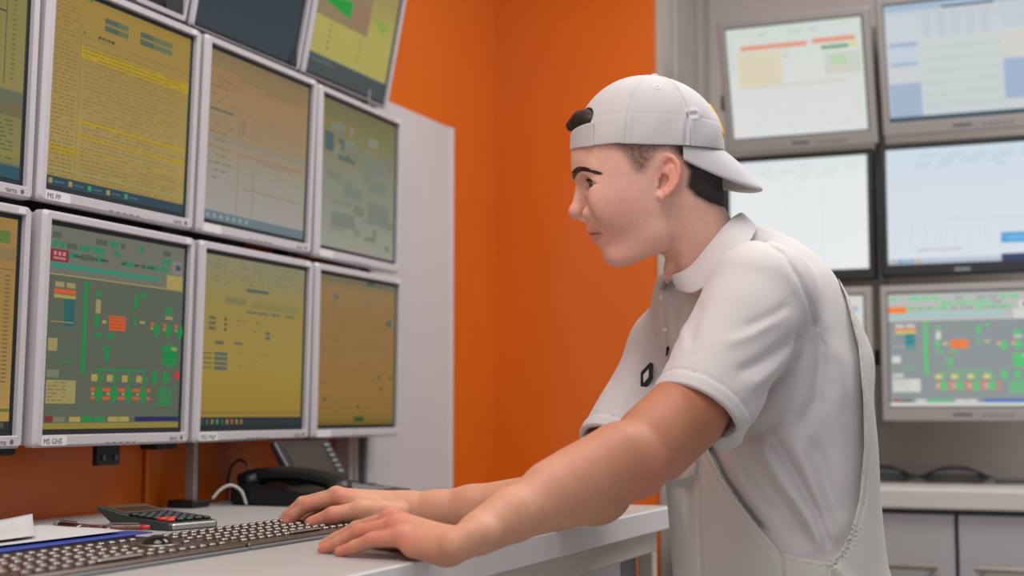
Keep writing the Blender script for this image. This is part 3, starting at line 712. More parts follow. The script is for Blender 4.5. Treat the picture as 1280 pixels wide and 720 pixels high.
def cone(P, a, b, ra, rb):
    a = np.asarray(a, float); b = np.asarray(b, float); d = b - a; L2 = d @ d
    t = sum((P[i] - a[i]) * d[i] for i in range(3)) / L2
    t = np.clip(t, 0, 1)
    dist = np.sqrt(sum((P[i] - a[i] - t * d[i]) ** 2 for i in range(3)))
    return dist - (ra + (rb - ra) * t)
def seg2(x, y, pts):
    best = None
    for (x0, y0), (x1, y1) in zip(pts[:-1], pts[1:]):
        dx, dy = x1 - x0, y1 - y0
        t = np.clip(((x - x0) * dx + (y - y0) * dy) / (dx * dx + dy * dy + 1e-9), 0, 1)
        d = np.sqrt((x - x0 - t * dx) ** 2 + (y - y0 - t * dy) ** 2)
        best = d if best is None else np.minimum(best, d)
    return best
def poly2(x, y, pts):
    """signed distance to a polygon, negative inside"""
    d = seg2(x, y, pts + [pts[0]])
    ins = np.zeros(x.shape, bool)
    n = len(pts)
    for i in range(n):
        (x0, y0), (x1, y1) = pts[i], pts[(i + 1) % n]
        if y0 == y1: continue
        c = ((y0 > y) != (y1 > y)) & (x < (x1 - x0) * (y - y0) / (y1 - y0) + x0)
        ins ^= c
    return np.where(ins, -d, d)
class Field:
    """sampled field on an axis-aligned grid; shapes touch only their own neighbourhood"""
    def __init__(s, xs, ys, zs):
        s.ax = [np.asarray(v, float) for v in (xs, ys, zs)]
        s.F = np.full([len(v) for v in s.ax], 1e3, np.float32)
    def sub(s, lo, hi):
        sl = []
        for a, l, h in zip(s.ax, lo, hi):
            i0, i1 = np.searchsorted(a, l), np.searchsorted(a, h)
            sl.append(slice(max(i0 - 1, 0), min(i1 + 1, len(a))))
        P = [a[q].reshape([-1 if i == j else 1 for j in range(3)]) for i, (a, q) in enumerate(zip(s.ax, sl))]
        return tuple(sl), P
    def op(s, fn, lo, hi, k=0.0, mode='add'):
        sl, P = s.sub(lo, hi)
        if any(q.stop <= q.start for q in sl): return s
        d = fn(P); cur = s.F[sl]
        if mode == 'add': s.F[sl] = smin(cur, d, k) if k > 0 else np.minimum(cur, d)
        elif mode == 'cut': s.F[sl] = smax(cur, -d, k) if k > 0 else np.maximum(cur, -d)
        elif mode == 'and': s.F[sl] = smax(cur, d, k) if k > 0 else np.maximum(cur, d)
        elif mode == 'disp': s.F[sl] = cur + d
        return s
    def near(s, fn, lo=None, hi=None, band=0.03, mode='disp'):
        """evaluate fn only on samples close to the surface (points as flat arrays)"""
        lo = [a[0] for a in s.ax] if lo is None else lo; hi = [a[-1] for a in s.ax] if hi is None else hi
        sl, P = s.sub(lo, hi)
        cur = s.F[sl]
        I = np.nonzero(np.abs(cur) < band)
        if len(I[0]) == 0: return s
        Q = [P[i].ravel()[I[i]] for i in range(3)]
        d = fn(Q)
        if mode == 'disp': cur[I] += d.astype(np.float32)
        elif mode == 'cut': cur[I] = np.maximum(cur[I], -d)
        elif mode == 'and': cur[I] = np.maximum(cur[I], d)
        return s
    def shell(s, t): s.F = np.maximum(s.F, -(s.F + t)); return s
    def cone(s, a, b, ra, rb, k=0.0, mode='add'):
        a = np.asarray(a, float); b = np.asarray(b, float); m = max(ra, rb) + 2.5 * k + 3 * s.h()
        return s.op(lambda P: cone(P, a, b, ra, rb), np.minimum(a, b) - m, np.maximum(a, b) + m, k, mode)
    def ell(s, c, r, k=0.0, mode='add'):
        c = np.asarray(c, float); m = max(r) + 2.5 * k + 3 * s.h()
        return s.op(lambda P: ell(P, c, r), c - m, c + m, k, mode)
    def all(s, fn, k=0.0, mode='add'):
        return s.op(fn, [a[0] for a in s.ax], [a[-1] for a in s.ax], k, mode)
    def h(s): return max(float(np.max(np.diff(a))) for a in s.ax)
    def nets(s, rel=1):
        V, Q = surface_nets(s.F, *s.ax)
        return relax(V, Q, rel), Q
def view2world(V):
    """modelling frame of the figure (right, up, towards) -> world"""
    return CO + V[:, :1] * R_ + V[:, 1:2] * UC - V[:, 2:3] * FW
def vp(px, py, d): return np.array([(px - 640) / FPX * d, (360 - py) / FPX * d, -d])
def colour_attr(me, C):
    a = me.color_attributes.new('Col', 'FLOAT_COLOR', 'POINT')
    c = np.ones((len(C), 4), np.float32); c[:, :3] = C
    a.data.foreach_set('color', c.ravel())
def lin(c): return np.array(s2l(c))
def mix(a, b, t): return a * (1 - t[:, None]) + b * t[:, None]
def sstep(x, a, b):
    t = np.clip((x - a) / (b - a), 0, 1); return t * t * (3 - 2 * t)
def vnoise(P, sc, seed=0):
    """cheap smooth pseudo noise from sines"""
    r = np.random.RandomState(seed); out = 0
    for k in range(6):
        d = r.normal(size=3); d /= np.linalg.norm(d)
        out = out + np.sin((P[:, 0] * d[0] + P[:, 1] * d[1] + P[:, 2] * d[2]) * sc * (0.6 + 0.25 * k) + r.uniform(0, 6.3))
    return out / 6
# ------------------------------------------------------------------ the man: head (modelled in millimetre-like units, 1 unit = 1.086 mm)
HD = 1.93; HS = HD / FPX
def h2v(V):   # head units (x right, y down, w towards the near side) -> modelling frame
    return np.stack([(V[:, 0] - 640) * HS, (360 - V[:, 1]) * HS, -HD + V[:, 2] * HS], 1)
PROF = np.array([  # y, front x without the nose, half width, exponent
    (150, 735, 58, 2.3), (170, 721, 66, 2.3), (190, 716.5, 68.5, 2.3), (205, 715.5, 69, 2.3), (215, 716.5, 68.5, 2.25), (225, 721, 67, 2.2), (235, 726.5, 66, 2.15), (250, 731, 65, 2.1),
    (265, 732.8, 63, 1.9), (280, 732.5, 60, 1.68), (290, 735.5, 57.5, 1.6), (300, 742, 55, 1.62), (308, 748.5, 52, 1.68), (315, 752, 49, 1.8), (322, 754.5, 46, 1.9), (328, 759, 42, 2.0), (334, 768, 36, 2.0), (345, 790, 28, 2.0)])
def head_field():
    g = 1.15
    F = Field(np.arange(700, 950, g), np.arange(92, 392, g), np.arange(-88, 88.1, g))
    aw = lambda P: np.abs(P[2])
    def loft(P):
        y = P[1].ravel()
        fx = np.interp(y, PROF[:, 0], PROF[:, 1]).reshape(1, -1, 1); b = np.interp(y, PROF[:, 0], PROF[:, 2]).reshape(1, -1, 1); n = np.interp(y, PROF[:, 0], PROF[:, 3]).reshape(1, -1, 1)
        xc = 806.0; u = P[0] - xc
        a = np.where(u < 0, xc - fx, 52.0)
        rho = ((np.abs(u) / a) ** n + (aw(P) / b) ** n + 1e-9) ** (1 / n)
        d = (rho - 1) * np.minimum(a, b) * 0.95
        jaw = (P[1] - (333.5 - 0.30 * (P[0] - 766))) * 0.95
        d = smax(d, jaw, 11)
        return smax(d, 150 - P[1] + 0 * d, 20)
    F.all(loft)
    F.ell((808, 190, 0), (89, 85, 72), 14)
    F.ell((850, 215, 0), (44, 48, 58), 14)                                      # occiput towards the nape
    M = lambda f: (lambda P: f([P[0], P[1], np.abs(P[2])]))                     # mirrored feature
    def feat(f, k, mode='add', lo=(700, 92, -90), hi=(950, 392, 90)): F.op(M(f), lo, hi, k, mode)
    fl, fh = (700, 195, -90), (800, 345, 90)
    # neck
    nk = lambda P: cone([P[0], P[1], P[2] * 0.97], (852, 262, 0), (905, 352, -16), 49, 45)
    F.op(nk, (700, 92, -90), (950, 392, 90), 9)
    feat(lambda P: cone(P, (850, 258, 41), (862, 345, 20), 10, 9), 18)           # neck muscle
    F.op(lambda P: ell(P, (838, 338, 0), (9, 13, 9)), (790, 310, -40), (860, 370, 40), 10)
    # cheekbone, brow
    feat(lambda P: ell(P, (774, 254, 45), (36, 28, 13.0)), 28, 'add', fl, (830, 345, 90))
    feat(lambda P: cone(P, (724, 217, 8), (742, 213, 44), 6.0, 6.5), 9, 'add', fl, fh)
    # jaw corner
    feat(lambda P: cone(P, (820, 292, 44), (772, 320, 24), 10, 9), 22, 'add', (740, 260, -90), (860, 345, 90))
    # eye socket, lids
    feat(lambda P: ell(P, (731, 232, 27), (12, 9, 15)), 7, 'cut', fl, fh)
    feat(lambda P: ell(P, (745.8, 233, 33.5), (13.2, 13.2, 13.2)), 1.6, 'add', fl, fh)
    feat(lambda P: cone(P, (733, 222.6, 20), (747, 223.6, 46), 3.2, 2.6), 3.5, 'add', fl, fh)     # upper lid fold
    def slit(P):
        dx = 745.8 - P[0]; dy = 233.5 - P[1]
        q = np.sqrt(np.clip(1 - ((P[2] - 36) / 17.0) ** 2, 0.0, 1))
        return np.maximum(np.maximum(dy - (dx + 7) * 0.36 * q, -dy - (dx + 7) * 0.27 * q), -3.0 - dx)
    feat(slit, 0.8, 'cut', (720, 213, -56), (756, 252, 56))
    # nose
    F.op(lambda P: cone(P, (727.5, 224, 0), (721.5, 259, 0), 5.2, 7.4), fl, fh, 7)
    F.op(lambda P: ell(P, (719.6, 264.5, 0), (9.2, 8.6, 8.8)), fl, fh, 5)
    feat(lambda P: ell(P, (737, 267, 11.5), (10.0, 8.2, 7.2)), 3.0, 'add', fl, fh)
    F.op(lambda P: cone(P, (719, 269, 0), (732, 275, 0), 4.2, 4.5), fl, fh, 4)
    feat(lambda P: ell(P, (727.5, 274.0, 6.8), (5.6, 3.2, 3.4)), 1.4, 'cut', fl, fh)
    feat(lambda P: cone(P, (745, 261, 17), (748, 280, 24), 2.2, 1.8), 3.5, 'cut', fl, fh)       # fold beside the wing
    # lips
    feat(lambda P: cone(P, (738.6, 287.8, 1.5), (755, 290.6, 24), 5.7, 2.6), 3.0, 'add', fl, fh)
    feat(lambda P: cone(P, (746.0, 298.0, 0), (756, 294.6, 22), 5.9, 2.6), 3.0, 'add', fl, fh)
    feat(lambda P: cone(P, (734, 292.8, 0), (754.5, 292.2, 26), 2.0, 1.6), 1.2, 'cut', fl, fh)
    F.op(lambda P: cone(P, (730.5, 277, 0), (732.3, 284, 0), 1.6, 1.2), fl, fh, 3, 'cut')
    # ear
    elo, ehi = (795, 185, -92), (862, 268, 92)
    feat0 = feat
    def feat(f, k, mode='add', lo=None, hi=None): feat0(lambda P: f([P[0] + 7.5, P[1] - 5.0, P[2]]), k, mode, lo, hi)
    def EW(P): return P[2] - 66.5 - 0.34 * (P[0] - 826)
    def disc(P):
        e = np.sqrt(((P[0] - 833.5 - 0.10 * (222 - P[1])) / 14.5) ** 2 + ((P[1] - 220) / 25.0) ** 2) + 1e-6
        return smax((e - 1) * 15, np.abs(EW(P)) - 2.6, 2.5)
    feat(disc, 3.0, 'add', elo, ehi)
    feat(lambda P: np.sqrt(((P[0] - 829) / 8.0) ** 2 + ((P[1] - 228) / 10) ** 2 + ((EW(P) - 2.0) / 8.0) ** 2) * 7 - 7, 2.0, 'cut', elo, ehi)
    feat(lambda P: np.sqrt(((P[0] - 836) / 6.0) ** 2 + ((P[1] - 207) / 5.5) ** 2 + ((EW(P) - 3.2) / 3.0) ** 2) * 3 - 3, 1.5, 'cut', elo, ehi)
    def chain(P, pts, r, dz):
        best = 1e3
        Q = [P[0], P[1], EW(P) - dz]
        for a, b in zip(pts[:-1], pts[1:]): best = np.minimum(best, cone(Q, (a[0], a[1], 0), (b[0], b[1], 0), r, r))
        return best
    helix = [(824, 221), (820.5, 212), (821, 204), (826, 198), (833, 195.8), (841, 199), (846, 207), (847, 216), (844.5, 227), (839, 236), (833, 242)]
    feat(lambda P: chain(P, helix, 3.0, 2.0), 1.8, 'add', elo, ehi)
    feat(lambda P: chain(P, [(838, 210), (840, 219), (837, 230), (831, 237)], 2.6, 1.2), 2.2, 'add', elo, ehi)
    feat(lambda P: chain(P, [(832, 241), (827, 246), (824, 244)], 4.2, 0.4), 3.0, 'add', elo, ehi)
    feat(lambda P: chain(P, [(820.5, 222), (821.5, 231)], 3.4, 1.5), 2.0, 'add', elo, ehi)
    return F
HF = head_field()
def hsample(x, y, w):
    a = HF.ax
    i = np.clip(np.searchsorted(a[0], x) - 1, 0, len(a[0]) - 2); j = np.clip(np.searchsorted(a[1], y) - 1, 0, len(a[1]) - 2); k = np.clip(np.searchsorted(a[2], w) - 1, 0, len(a[2]) - 2)
    return HF.F[i, j, k]
_ins = HF.F < 0
_rev = _ins[:, :, ::-1]
SIDE = np.where(_rev.any(2), HF.ax[2][len(HF.ax[2]) - 1 - _rev.argmax(2)], 0.0)      # near-side w of the head over (x, y)
FRONT = np.where(_ins.any(0), HF.ax[0][_ins.argmax(0)], 760.0)                        # foremost x over (y, w)
def _ix(a, v): return int(min(max(round((v - a[0]) / (a[1] - a[0])), 0), len(a) - 1))
for _ in range(2):
    SIDE = (SIDE + np.roll(SIDE, 1, 0) + np.roll(SIDE, -1, 0) + np.roll(SIDE, 1, 1) + np.roll(SIDE, -1, 1)) / 5
def side_w(x, y):
    fx = (x - HF.ax[0][0]) / (HF.ax[0][1] - HF.ax[0][0]); fy = (y - HF.ax[1][0]) / (HF.ax[1][1] - HF.ax[1][0])
    i = int(min(max(fx, 0), SIDE.shape[0] - 2)); j = int(min(max(fy, 0), SIDE.shape[1] - 2)); u = fx - i; v = fy - j
    return float(SIDE[i, j] * (1 - u) * (1 - v) + SIDE[i + 1, j] * u * (1 - v) + SIDE[i, j + 1] * (1 - u) * v + SIDE[i + 1, j + 1] * u * v)
def front_x(y, w): return float(FRONT[_ix(HF.ax[1], y), _ix(HF.ax[2], w)])
hV, hQ = HF.nets(1)
SK = lin((226, 182, 163)); SKR = lin((212, 138, 124)); LIP = lin((206, 134, 126)); HAIR = lin((38, 30, 27)); STUB = lin((120, 92, 80))
def head_colour(V):
    x, y, aw_ = V[:, 0], V[:, 1], np.abs(V[:, 2])
    C = np.tile(SK, (len(V), 1))
    n = vnoise(V, 0.09, 4)
    C = mix(C, SKR, np.clip(0.16 + 0.14 * n, 0, 1))
    C = mix(C, SKR, 0.45 * np.exp(-(((x - 775) / 26) ** 2 + ((y - 262) / 20) ** 2)))           # cheek
    C = mix(C, SKR, 0.40 * np.exp(-(((x - 716) / 12) ** 2 + ((y - 266) / 10) ** 2)))           # nose tip
    ear = (np.abs(x - 827) < 17) & (y > 197) & (y < 257) & (aw_ > 66)
    ef = sstep(1.0 - np.sqrt(((x - 828.5) / 17.0) ** 2 + ((y - 226) / 31.0) ** 2), 0.0, 0.3) * sstep(aw_, 62, 70)
    C = mix(C, lin((222, 138, 122)), 0.55 * ef)
    d = seg2(y, aw_, [(287.5, 0), (289.5, 12), (291.8, 25)]); d2 = seg2(y, aw_, [(298.5, 0), (297, 11), (293.3, 23)])
    lip = np.maximum(sstep(-d, -5.6, -3.4), sstep(-d2, -5.6, -3.4)) * (x < 759)
    C = mix(C, LIP, 0.7 * lip)
    C = mix(C, lin((120, 58, 56)), 0.8 * np.exp(-((y - 292.5) / 1.1) ** 2) * (aw_ < 26) * (x < 758))
    # cropped hair: density grows from the hairline
    hp = [(752, 170), (753, 186), (764, 193), (773, 204), (781, 216), (788, 224), (797, 225), (804, 219), (810, 209), (815, 199), (827, 195), (842, 204), (852, 220), (850, 238), (862, 250), (880, 258), (900, 262), (930, 262), (930, 80), (752, 80)]
    ph = poly2(x, y, hp)
    f = sstep(-ph, -3, 11) * (1 - ef)
    grain = np.random.RandomState(9).uniform(0, 1, len(V))
    C = mix(C, STUB * 0.62, np.clip(f * (0.50 + 0.45 * grain), 0, 1))
    back = np.maximum(sstep(x, 826, 852) * sstep(-ph, -2, 8) * (1 - ef), (y < 170) * 1.0)
    C = mix(C, HAIR, np.clip(back, 0, 1))
    return C
hC = head_colour(hV)
# ------------------------------------------------------------------ the man: arms and hands (metres, modelling frame)
def axis_mix(lo, mid, hi, fine, coarse):
    return np.concatenate([np.arange(lo, mid, fine), np.arange(mid, hi, coarse)])
def finger(F, pts, radii, k=0.0035):
    P = [vp(*p) for p in pts]
    for a, b, ra, rb in zip(P[:-1], P[1:], radii[:-1], radii[1:]): F.cone(a, b, ra, rb, k)
def near_arm():
    F = Field(axis_mix(-0.225, -0.045, 0.36, 0.0014, 0.0024), np.arange(-0.335, 0.05, 0.0017), np.arange(-1.90, -1.42, 0.0017))
    S, E, Wr = vp(950, 372, 1.845), vp(782, 580, 1.675), vp(566, 682, 1.527)
    H = vp(866, 508, 1.755)
    # upper arm: biceps, triceps
    F.cone(S, H, 0.048, 0.043); F.cone(H, E, 0.043, 0.041, 0.01)
    F.cone(vp(900, 462, 1.81), vp(815, 540, 1.705), 0.038, 0.035, 0.015)
    F.cone(vp(898, 502, 1.81), vp(830, 572, 1.73), 0.034, 0.029, 0.015)
    # elbow
    F.ell(vp(803, 600, 1.70), (0.022, 0.020, 0.022), 0.022)
    # forearm
    m1, m2 = vp(722, 612, 1.628), vp(640, 644, 1.565)
    F.cone(E, m1, 0.043, 0.040, 0.010); F.cone(m1, m2, 0.040, 0.029, 0.008)
    F.cone(m2, vp(598, 667, 1.535), 0.030, 0.0235, 0.006)
    F.cone(vp(772, 566, 1.66), vp(690, 607, 1.60), 0.034, 0.028, 0.02)
    F.cone(vp(600, 666, 1.548), vp(570, 681, 1.545), 0.0205, 0.0175, 0.008); F.cone(vp(600, 668, 1.522), vp(568, 683, 1.512), 0.0205, 0.0180, 0.008)
    F.ell(vp(592, 669, 1.508), (0.008, 0.007, 0.005), 0.008)                                     # wrist bone
    # palm
    heel = vp(556, 687, 1.525)
    mcp = [vp(505, 674, 1.548), vp(496, 660, 1.570), vp(489, 650, 1.597), vp(492, 652, 1.622)]
    for q, rr in zip(mcp, (0.0125, 0.0135, 0.014, 0.0135)): F.cone(Wr, q, 0.0165, rr - 0.001, 0.008)
    F.cone(heel, vp(516, 684, 1.540), 0.0165, 0.012, 0.008)
    F.cone(heel, vp(520, 680, 1.60), 0.016, 0.013, 0.008)
    for q in mcp: F.ell(q + np.array([0, 0.006, 0]), (0.0095, 0.0075, 0.0085), 0.008)            # knuckles
    finger(F, [(505, 672, 1.548), (465, 675, 1.568), (444, 683.5, 1.580), (425, 690, 1.590)], (0.0105, 0.0083, 0.0074, 0.0064))
    finger(F, [(496, 658, 1.570), (450, 665, 1.600), (425, 678, 1.615), (404, 687, 1.625)], (0.0108, 0.0088, 0.0078, 0.0066))
    finger(F, [(489, 650, 1.597), (446, 661, 1.632), (421, 674, 1.648), (401, 683, 1.658)], (0.0110, 0.0090, 0.0080, 0.0068))
    finger(F, [(492, 652, 1.622), (454, 662, 1.658), (432, 672, 1.676), (415, 680, 1.686)], (0.0108, 0.0088, 0.0078, 0.0068))
    finger(F, [(545, 676, 1.575), (512, 676, 1.635), (482, 678, 1.670), (458, 680, 1.690)], (0.016, 0.0115, 0.0100, 0.0082), 0.006)
    # tendons and veins on the back of the hand
    for q in mcp[1:3]:
        F.cone(q + np.array([0, 0.009, 0.003]), Wr + np.array([-0.004, 0.0145, 0.0]), 0.0032, 0.003, 0.006)
    return F
def far_arm():
    F = Field(axis_mix(-0.33, -0.14, 0.24, 0.0015, 0.0026), np.arange(-0.36, 0.0, 0.0018), np.arange(-2.22, -1.86, 0.0019))
    S, E, Wr = vp(834, 440, 2.12), vp(752, 612, 1.955), vp(512, 636, 1.985)
    F.cone(S, E, 0.050, 0.040)
    F.ell(vp(742, 630, 1.945), (0.030, 0.028, 0.03), 0.02)
    m1, m2 = vp(690, 625, 1.955), vp(590, 633, 1.97)
    F.cone(E, m1, 0.041, 0.038, 0.012); F.cone(m1, m2, 0.038, 0.0285, 0.012); F.cone(m2, vp(545, 636, 1.98), 0.0285, 0.024, 0.01)
    F.cone(vp(545, 634, 1.975), Wr, 0.0215, 0.021, 0.012); F.cone(vp(545, 636, 1.995), vp(510, 638, 2.0), 0.0215, 0.021, 0.012)
    mcp = [vp(424, 622, 1.966), vp(420, 620, 1.988), vp(424, 624, 2.008), vp(432, 630, 2.026)]
    for q, rr in zip(mcp, (0.0125, 0.013, 0.0125, 0.0115)): F.cone(Wr, q, 0.0185, rr, 0.012)
    for q in mcp: F.ell(q + np.array([0.0, 0.004, 0]), (0.0085, 0.0075, 0.0085), 0.008)
    F.cone(vp(500, 646, 1.985), vp(445, 642, 2.0), 0.016, 0.012, 0.012)
    finger(F, [(424, 622, 1.966), (384, 632, 1.978), (367, 645, 1.982), (359, 653, 1.982)], (0.0115, 0.0092, 0.0082, 0.0072))
    finger(F, [(420, 620, 1.988), (378, 629, 2.002), (361, 643, 2.008), (353, 651, 2.008)], (0.0115, 0.0093, 0.0083, 0.0072))
    finger(F, [(424, 624, 2.008), (384, 633, 2.026), (369, 644, 2.032), (362, 651, 2.032)], (0.011, 0.0088, 0.008, 0.0070))
    finger(F, [(432, 630, 2.026), (400, 638, 2.044), (387, 646, 2.050), (380, 651, 2.050)], (0.010, 0.0080, 0.0072, 0.0064))
    finger(F, [(495, 642, 1.955), (452, 637, 1.930), (416, 644, 1.922), (389, 654, 1.928)], (0.017, 0.0130, 0.0108, 0.0090), 0.006)
    F.cone(vp(440, 628, 1.965), vp(470, 640, 1.945), 0.013, 0.014, 0.014)                         # web of the thumb
    F.ell(vp(449, 637, 1.925), (0.010, 0.009, 0.009), 0.008)
    return F
def arm_colour(V, red, tan):
    C = np.tile(lin((204, 152, 124)), (len(V), 1))
    C = mix(C, lin((188, 126, 100)), np.clip(0.35 + 0.3 * vnoise(V, 55, 2), 0, 1) * 0.5)
    for c, r, s in tan: C = mix(C, lin((166, 102, 72)), s * np.exp(-(np.linalg.norm(V - c, axis=1) / r) ** 2))  # browner skin, with shading near the sleeve hem painted into the same spots
    for c, r, s in red: C = mix(C, lin((206, 112, 104)), s * np.exp(-(np.linalg.norm(V - c, axis=1) / r) ** 2))
    return C
a1V, a1Q = near_arm().nets(1)
a2V, a2Q = far_arm().nets(1)
red1 = [(vp(803, 600, 1.67), 0.032, 0.75)] + [(vp(*p), 0.016, 0.5) for p in ((505, 670, 1.53), (496, 654, 1.56), (489, 644, 1.58), (466, 668, 1.56), (450, 658, 1.59), (428, 689, 1.585), (405, 686, 1.62))]
red2 = [(vp(*p), 0.018, 0.45) for p in ((424, 614, 1.955), (384, 627, 1.97), (359, 651, 1.975), (389, 652, 1.92), (416, 640, 1.915))]
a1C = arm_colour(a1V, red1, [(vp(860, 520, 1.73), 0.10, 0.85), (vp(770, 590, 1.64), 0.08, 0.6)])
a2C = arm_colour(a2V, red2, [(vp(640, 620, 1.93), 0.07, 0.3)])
M_skin = mat('skin', (208, 154, 130), rough=0.54, sss=0.25, attr='Col', noise=0.05, nscale=160, bump=0.12, bscale=900, spec=0.4)
person = thing('person', 'young man in white cap, polo shirt and bib overalls leaning on the desk', 'person', tuple(CO + view2world(vp(1000, 760, 2.0)[None])[0] * 0))
pb = view2world(vp(985, 760, 2.0)[None])[0]
person.location = (pb[0], pb[1], 0)
bpy.context.view_layer.update()
PINV = person.matrix_world.inverted()
def on_person(o): o.parent = person; o.matrix_parent_inverse = PINV; return o
n1, n2 = len(hV), len(hV) + len(a1V)
bV = np.concatenate([view2world(h2v(hV)), view2world(a1V), view2world(a2V)])
# head units have y down, which mirrors the frame: flip the head faces
bQ = np.concatenate([hQ[:, ::-1], a1Q + n1, a2Q + n2])
me = np_mesh('body', bV, bQ); colour_attr(me, np.concatenate([hC, a1C, a2C]))
body = on_person(link('body', me, M_skin)); body['label'] = 'bare face, neck, forearms and hands'
# ---- finger nails
M_nail = mat('finger_nail', (226, 176, 160), rough=0.25)
def nail(px, py, d, toward, up, size):
    c = view2world(vp(px, py, d)[None])[0]
    t = (view2world(vp(*toward)[None])[0] - c); t /= np.linalg.norm(t)
    n = np.array(up, float); n -= t * (n @ t); n /= np.linalg.norm(n)
    s_ = np.cross(n, t)
    Mx = Matrix((( *[t[i] for i in range(0)],),)) if False else Matrix(((t[0], s_[0], n[0], c[0]), (t[1], s_[1], n[1], c[1]), (t[2], s_[2], n[2], c[2]), (0, 0, 0, 1)))
    b = MB(); b.sphere((0, 0, 0), 1.0, (size * 1.15, size * 0.85, size * 0.28), 14, 8)
    bmesh.ops.transform(b.bm, matrix=Mx, verts=b.bm.verts)
    o = on_person(b.build('nail', M_nail, None, True)); o.parent = body; o.matrix_parent_inverse = (body.matrix_world).inverted() if False else PINV
    return o
upn = UC * 0.75 - FW * 0.66
nail(393, 650.5, 1.9225, (385, 655, 1.925), upn, 0.0062)
nail(431, 685.0, 1.5885, (422, 691, 1.592), upn * 1.0, 0.0045)
nail(409, 682.0, 1.6245, (400, 688, 1.628), upn, 0.0048)
nail(359, 646.5, 1.978, (355, 652, 1.98), UC, 0.0050)
# ------------------------------------------------------------------ eyes, brows, hair, cap
def head_obj(name, V, Q, m, flip=True, smooth=True, parent=None, C=None):
    me = np_mesh(name, view2world(h2v(np.asarray(V, float))), np.asarray(Q)[:, ::-1] if flip else np.asarray(Q), smooth)
    if C is not None: colour_attr(me, C)
    me.materials.append(m)
    o = link(name, me); on_person(o)
    if parent is not None: o.parent = parent
    return o
# eyes: one ball each, coloured by angle from the gaze
M_eye = mat('eye', (225, 222, 218), rough=0.12, attr='Col', coat=0.6)
for sgn in (1, -1):
    c = np.array([745.8, 233, 33.5 * sgn]); R = 11.9
    nu, nv = 72, 52
    V = []; 
    for i in range(nv + 1):
        for j in range(nu):
            th = math.pi * i / nv; ph = 2 * math.pi * j / nu
            g = np.array([-math.cos(th), math.sin(th) * math.cos(ph), math.sin(th) * math.sin(ph)])
            bul = 1.0
            V.append(c + R * bul * g)
    V = np.array(V)
    Q = np.array([(i * nu + j, i * nu + (j + 1) % nu, (i + 1) * nu + (j + 1) % nu, (i + 1) * nu + j) for i in range(nv) for j in range(nu)])
    th = np.repeat(np.arange(nv + 1) * math.pi / nv, nu)
    gz = np.array([-math.cos(0.33), 0.06, math.sin(0.33)]); dv = V - c; dv /= np.linalg.norm(dv, axis=1)[:, None]; th = np.arccos(np.clip(dv @ gz / np.linalg.norm(gz), -1, 1))
    C = np.tile(lin((206, 190, 182)), (len(V), 1))
    C[th < 0.53] = lin((84, 74, 60)); C[th < 0.23] = lin((8, 8, 9)); C[(th < 0.53) & (th > 0.45)] = lin((40, 36, 32))
    o = head_obj('eye', V, Q, M_eye, C=C, flip=False)
    o.data.flip_normals() if False else None
M_hair = mat('dark_brown_hair', (34, 27, 24), rough=0.55, noise=0.2, nscale=300)
def strand_mesh(name, roots, tips, width, m, parent=None, bend=None):
    """thin three-sided tapered hairs in head units"""
    V = []; Q = []
    for i, (a, b) in enumerate(zip(roots, tips)):
        a = np.asarray(a, float); b = np.asarray(b, float); d = b - a
        md = (a + b) / 2 + (bend[i] if bend is not None else 0)
        o = np.cross(d, (0.31, 0.52, 0.79)); o /= np.linalg.norm(o) + 1e-9; p = np.cross(d, o); p /= np.linalg.norm(p) + 1e-9
        k = len(V)
        for c, w in ((a, width), (md, width * 0.8)):
            for s in range(3):
                an = 2.0944 * s; V.append(c + (o * math.cos(an) + p * math.sin(an)) * w)
        V.append(b)
        for s in range(3):
            Q.append((k + s, k + (s + 1) % 3, k + 3 + (s + 1) % 3, k + 3 + s)); Q.append((k + 3 + s, k + 3 + (s + 1) % 3, k + 6, k + 6))
    V = np.array(V); me = bpy.data.meshes.new(name)
    W = view2world(h2v(V))
    me.from_pydata(W.tolist(), [], [tuple(dict.fromkeys(q)) for q in Q])
    me.materials.append(m)
    o = on_person(link(name, me))
    if parent is not None: o.parent = parent
    return o
rh = random.Random(11)
# eyebrows
for sgn in (1, -1):
    ctr = catmull([(222.0, 6), (219.0, 15), (215.5, 26), (214.5, 37), (216.5, 47), (220.5, 55)], 10)
    R0, T0 = [], []
    for i, (y, w) in enumerate(ctr):
        t = i / (len(ctr) - 1); half = 4.6 * (1 - 0.68 * t) * (0.75 + 0.25 * min(1, t * 6))
        for k in range(44):
            yy = y + rh.uniform(-half, half); ww = w + rh.uniform(-1, 1)
            x = front_x(yy, ww) - 0.2
            n = 5.0 + rh.uniform(-1, 1.5)
            y2 = yy - (3.4 * (1 - t) - 1.8 * t); w2 = ww + n * 0.8
            x2 = front_x(y2, w2) - 0.6
            R0.append((x, yy, ww * sgn)); T0.append((x2, y2, w2 * sgn))
    strand_mesh('eyebrow', R0, T0, 0.27, mat('brow_hair', (62, 45, 37), rough=0.6))
    # lashes
    R1, T1 = [], []
    for k in range(110):
        w = 22.5 + 25 * k / 109; q = math.sqrt(max(0.02, 1 - ((w - 36) / 17.0) ** 2)); 
        ang = 0.0; rr = 12.6 * math.sqrt(max(0.05, 1 - ((w - 33.5) / 14.5) ** 2))
        x = 745.8 - rr * 0.92; y = 233.5 - (rr * 0.92 + 7) * 0.36 * q
        R1.append((x, y, w * sgn)); T1.append((x - rh.uniform(2.0, 4.2), y + rh.uniform(-1.4, 0.9), (w + (w - 30) * 0.16) * sgn))
    strand_mesh('eyelashes', R1, T1, 0.45, M_hair)
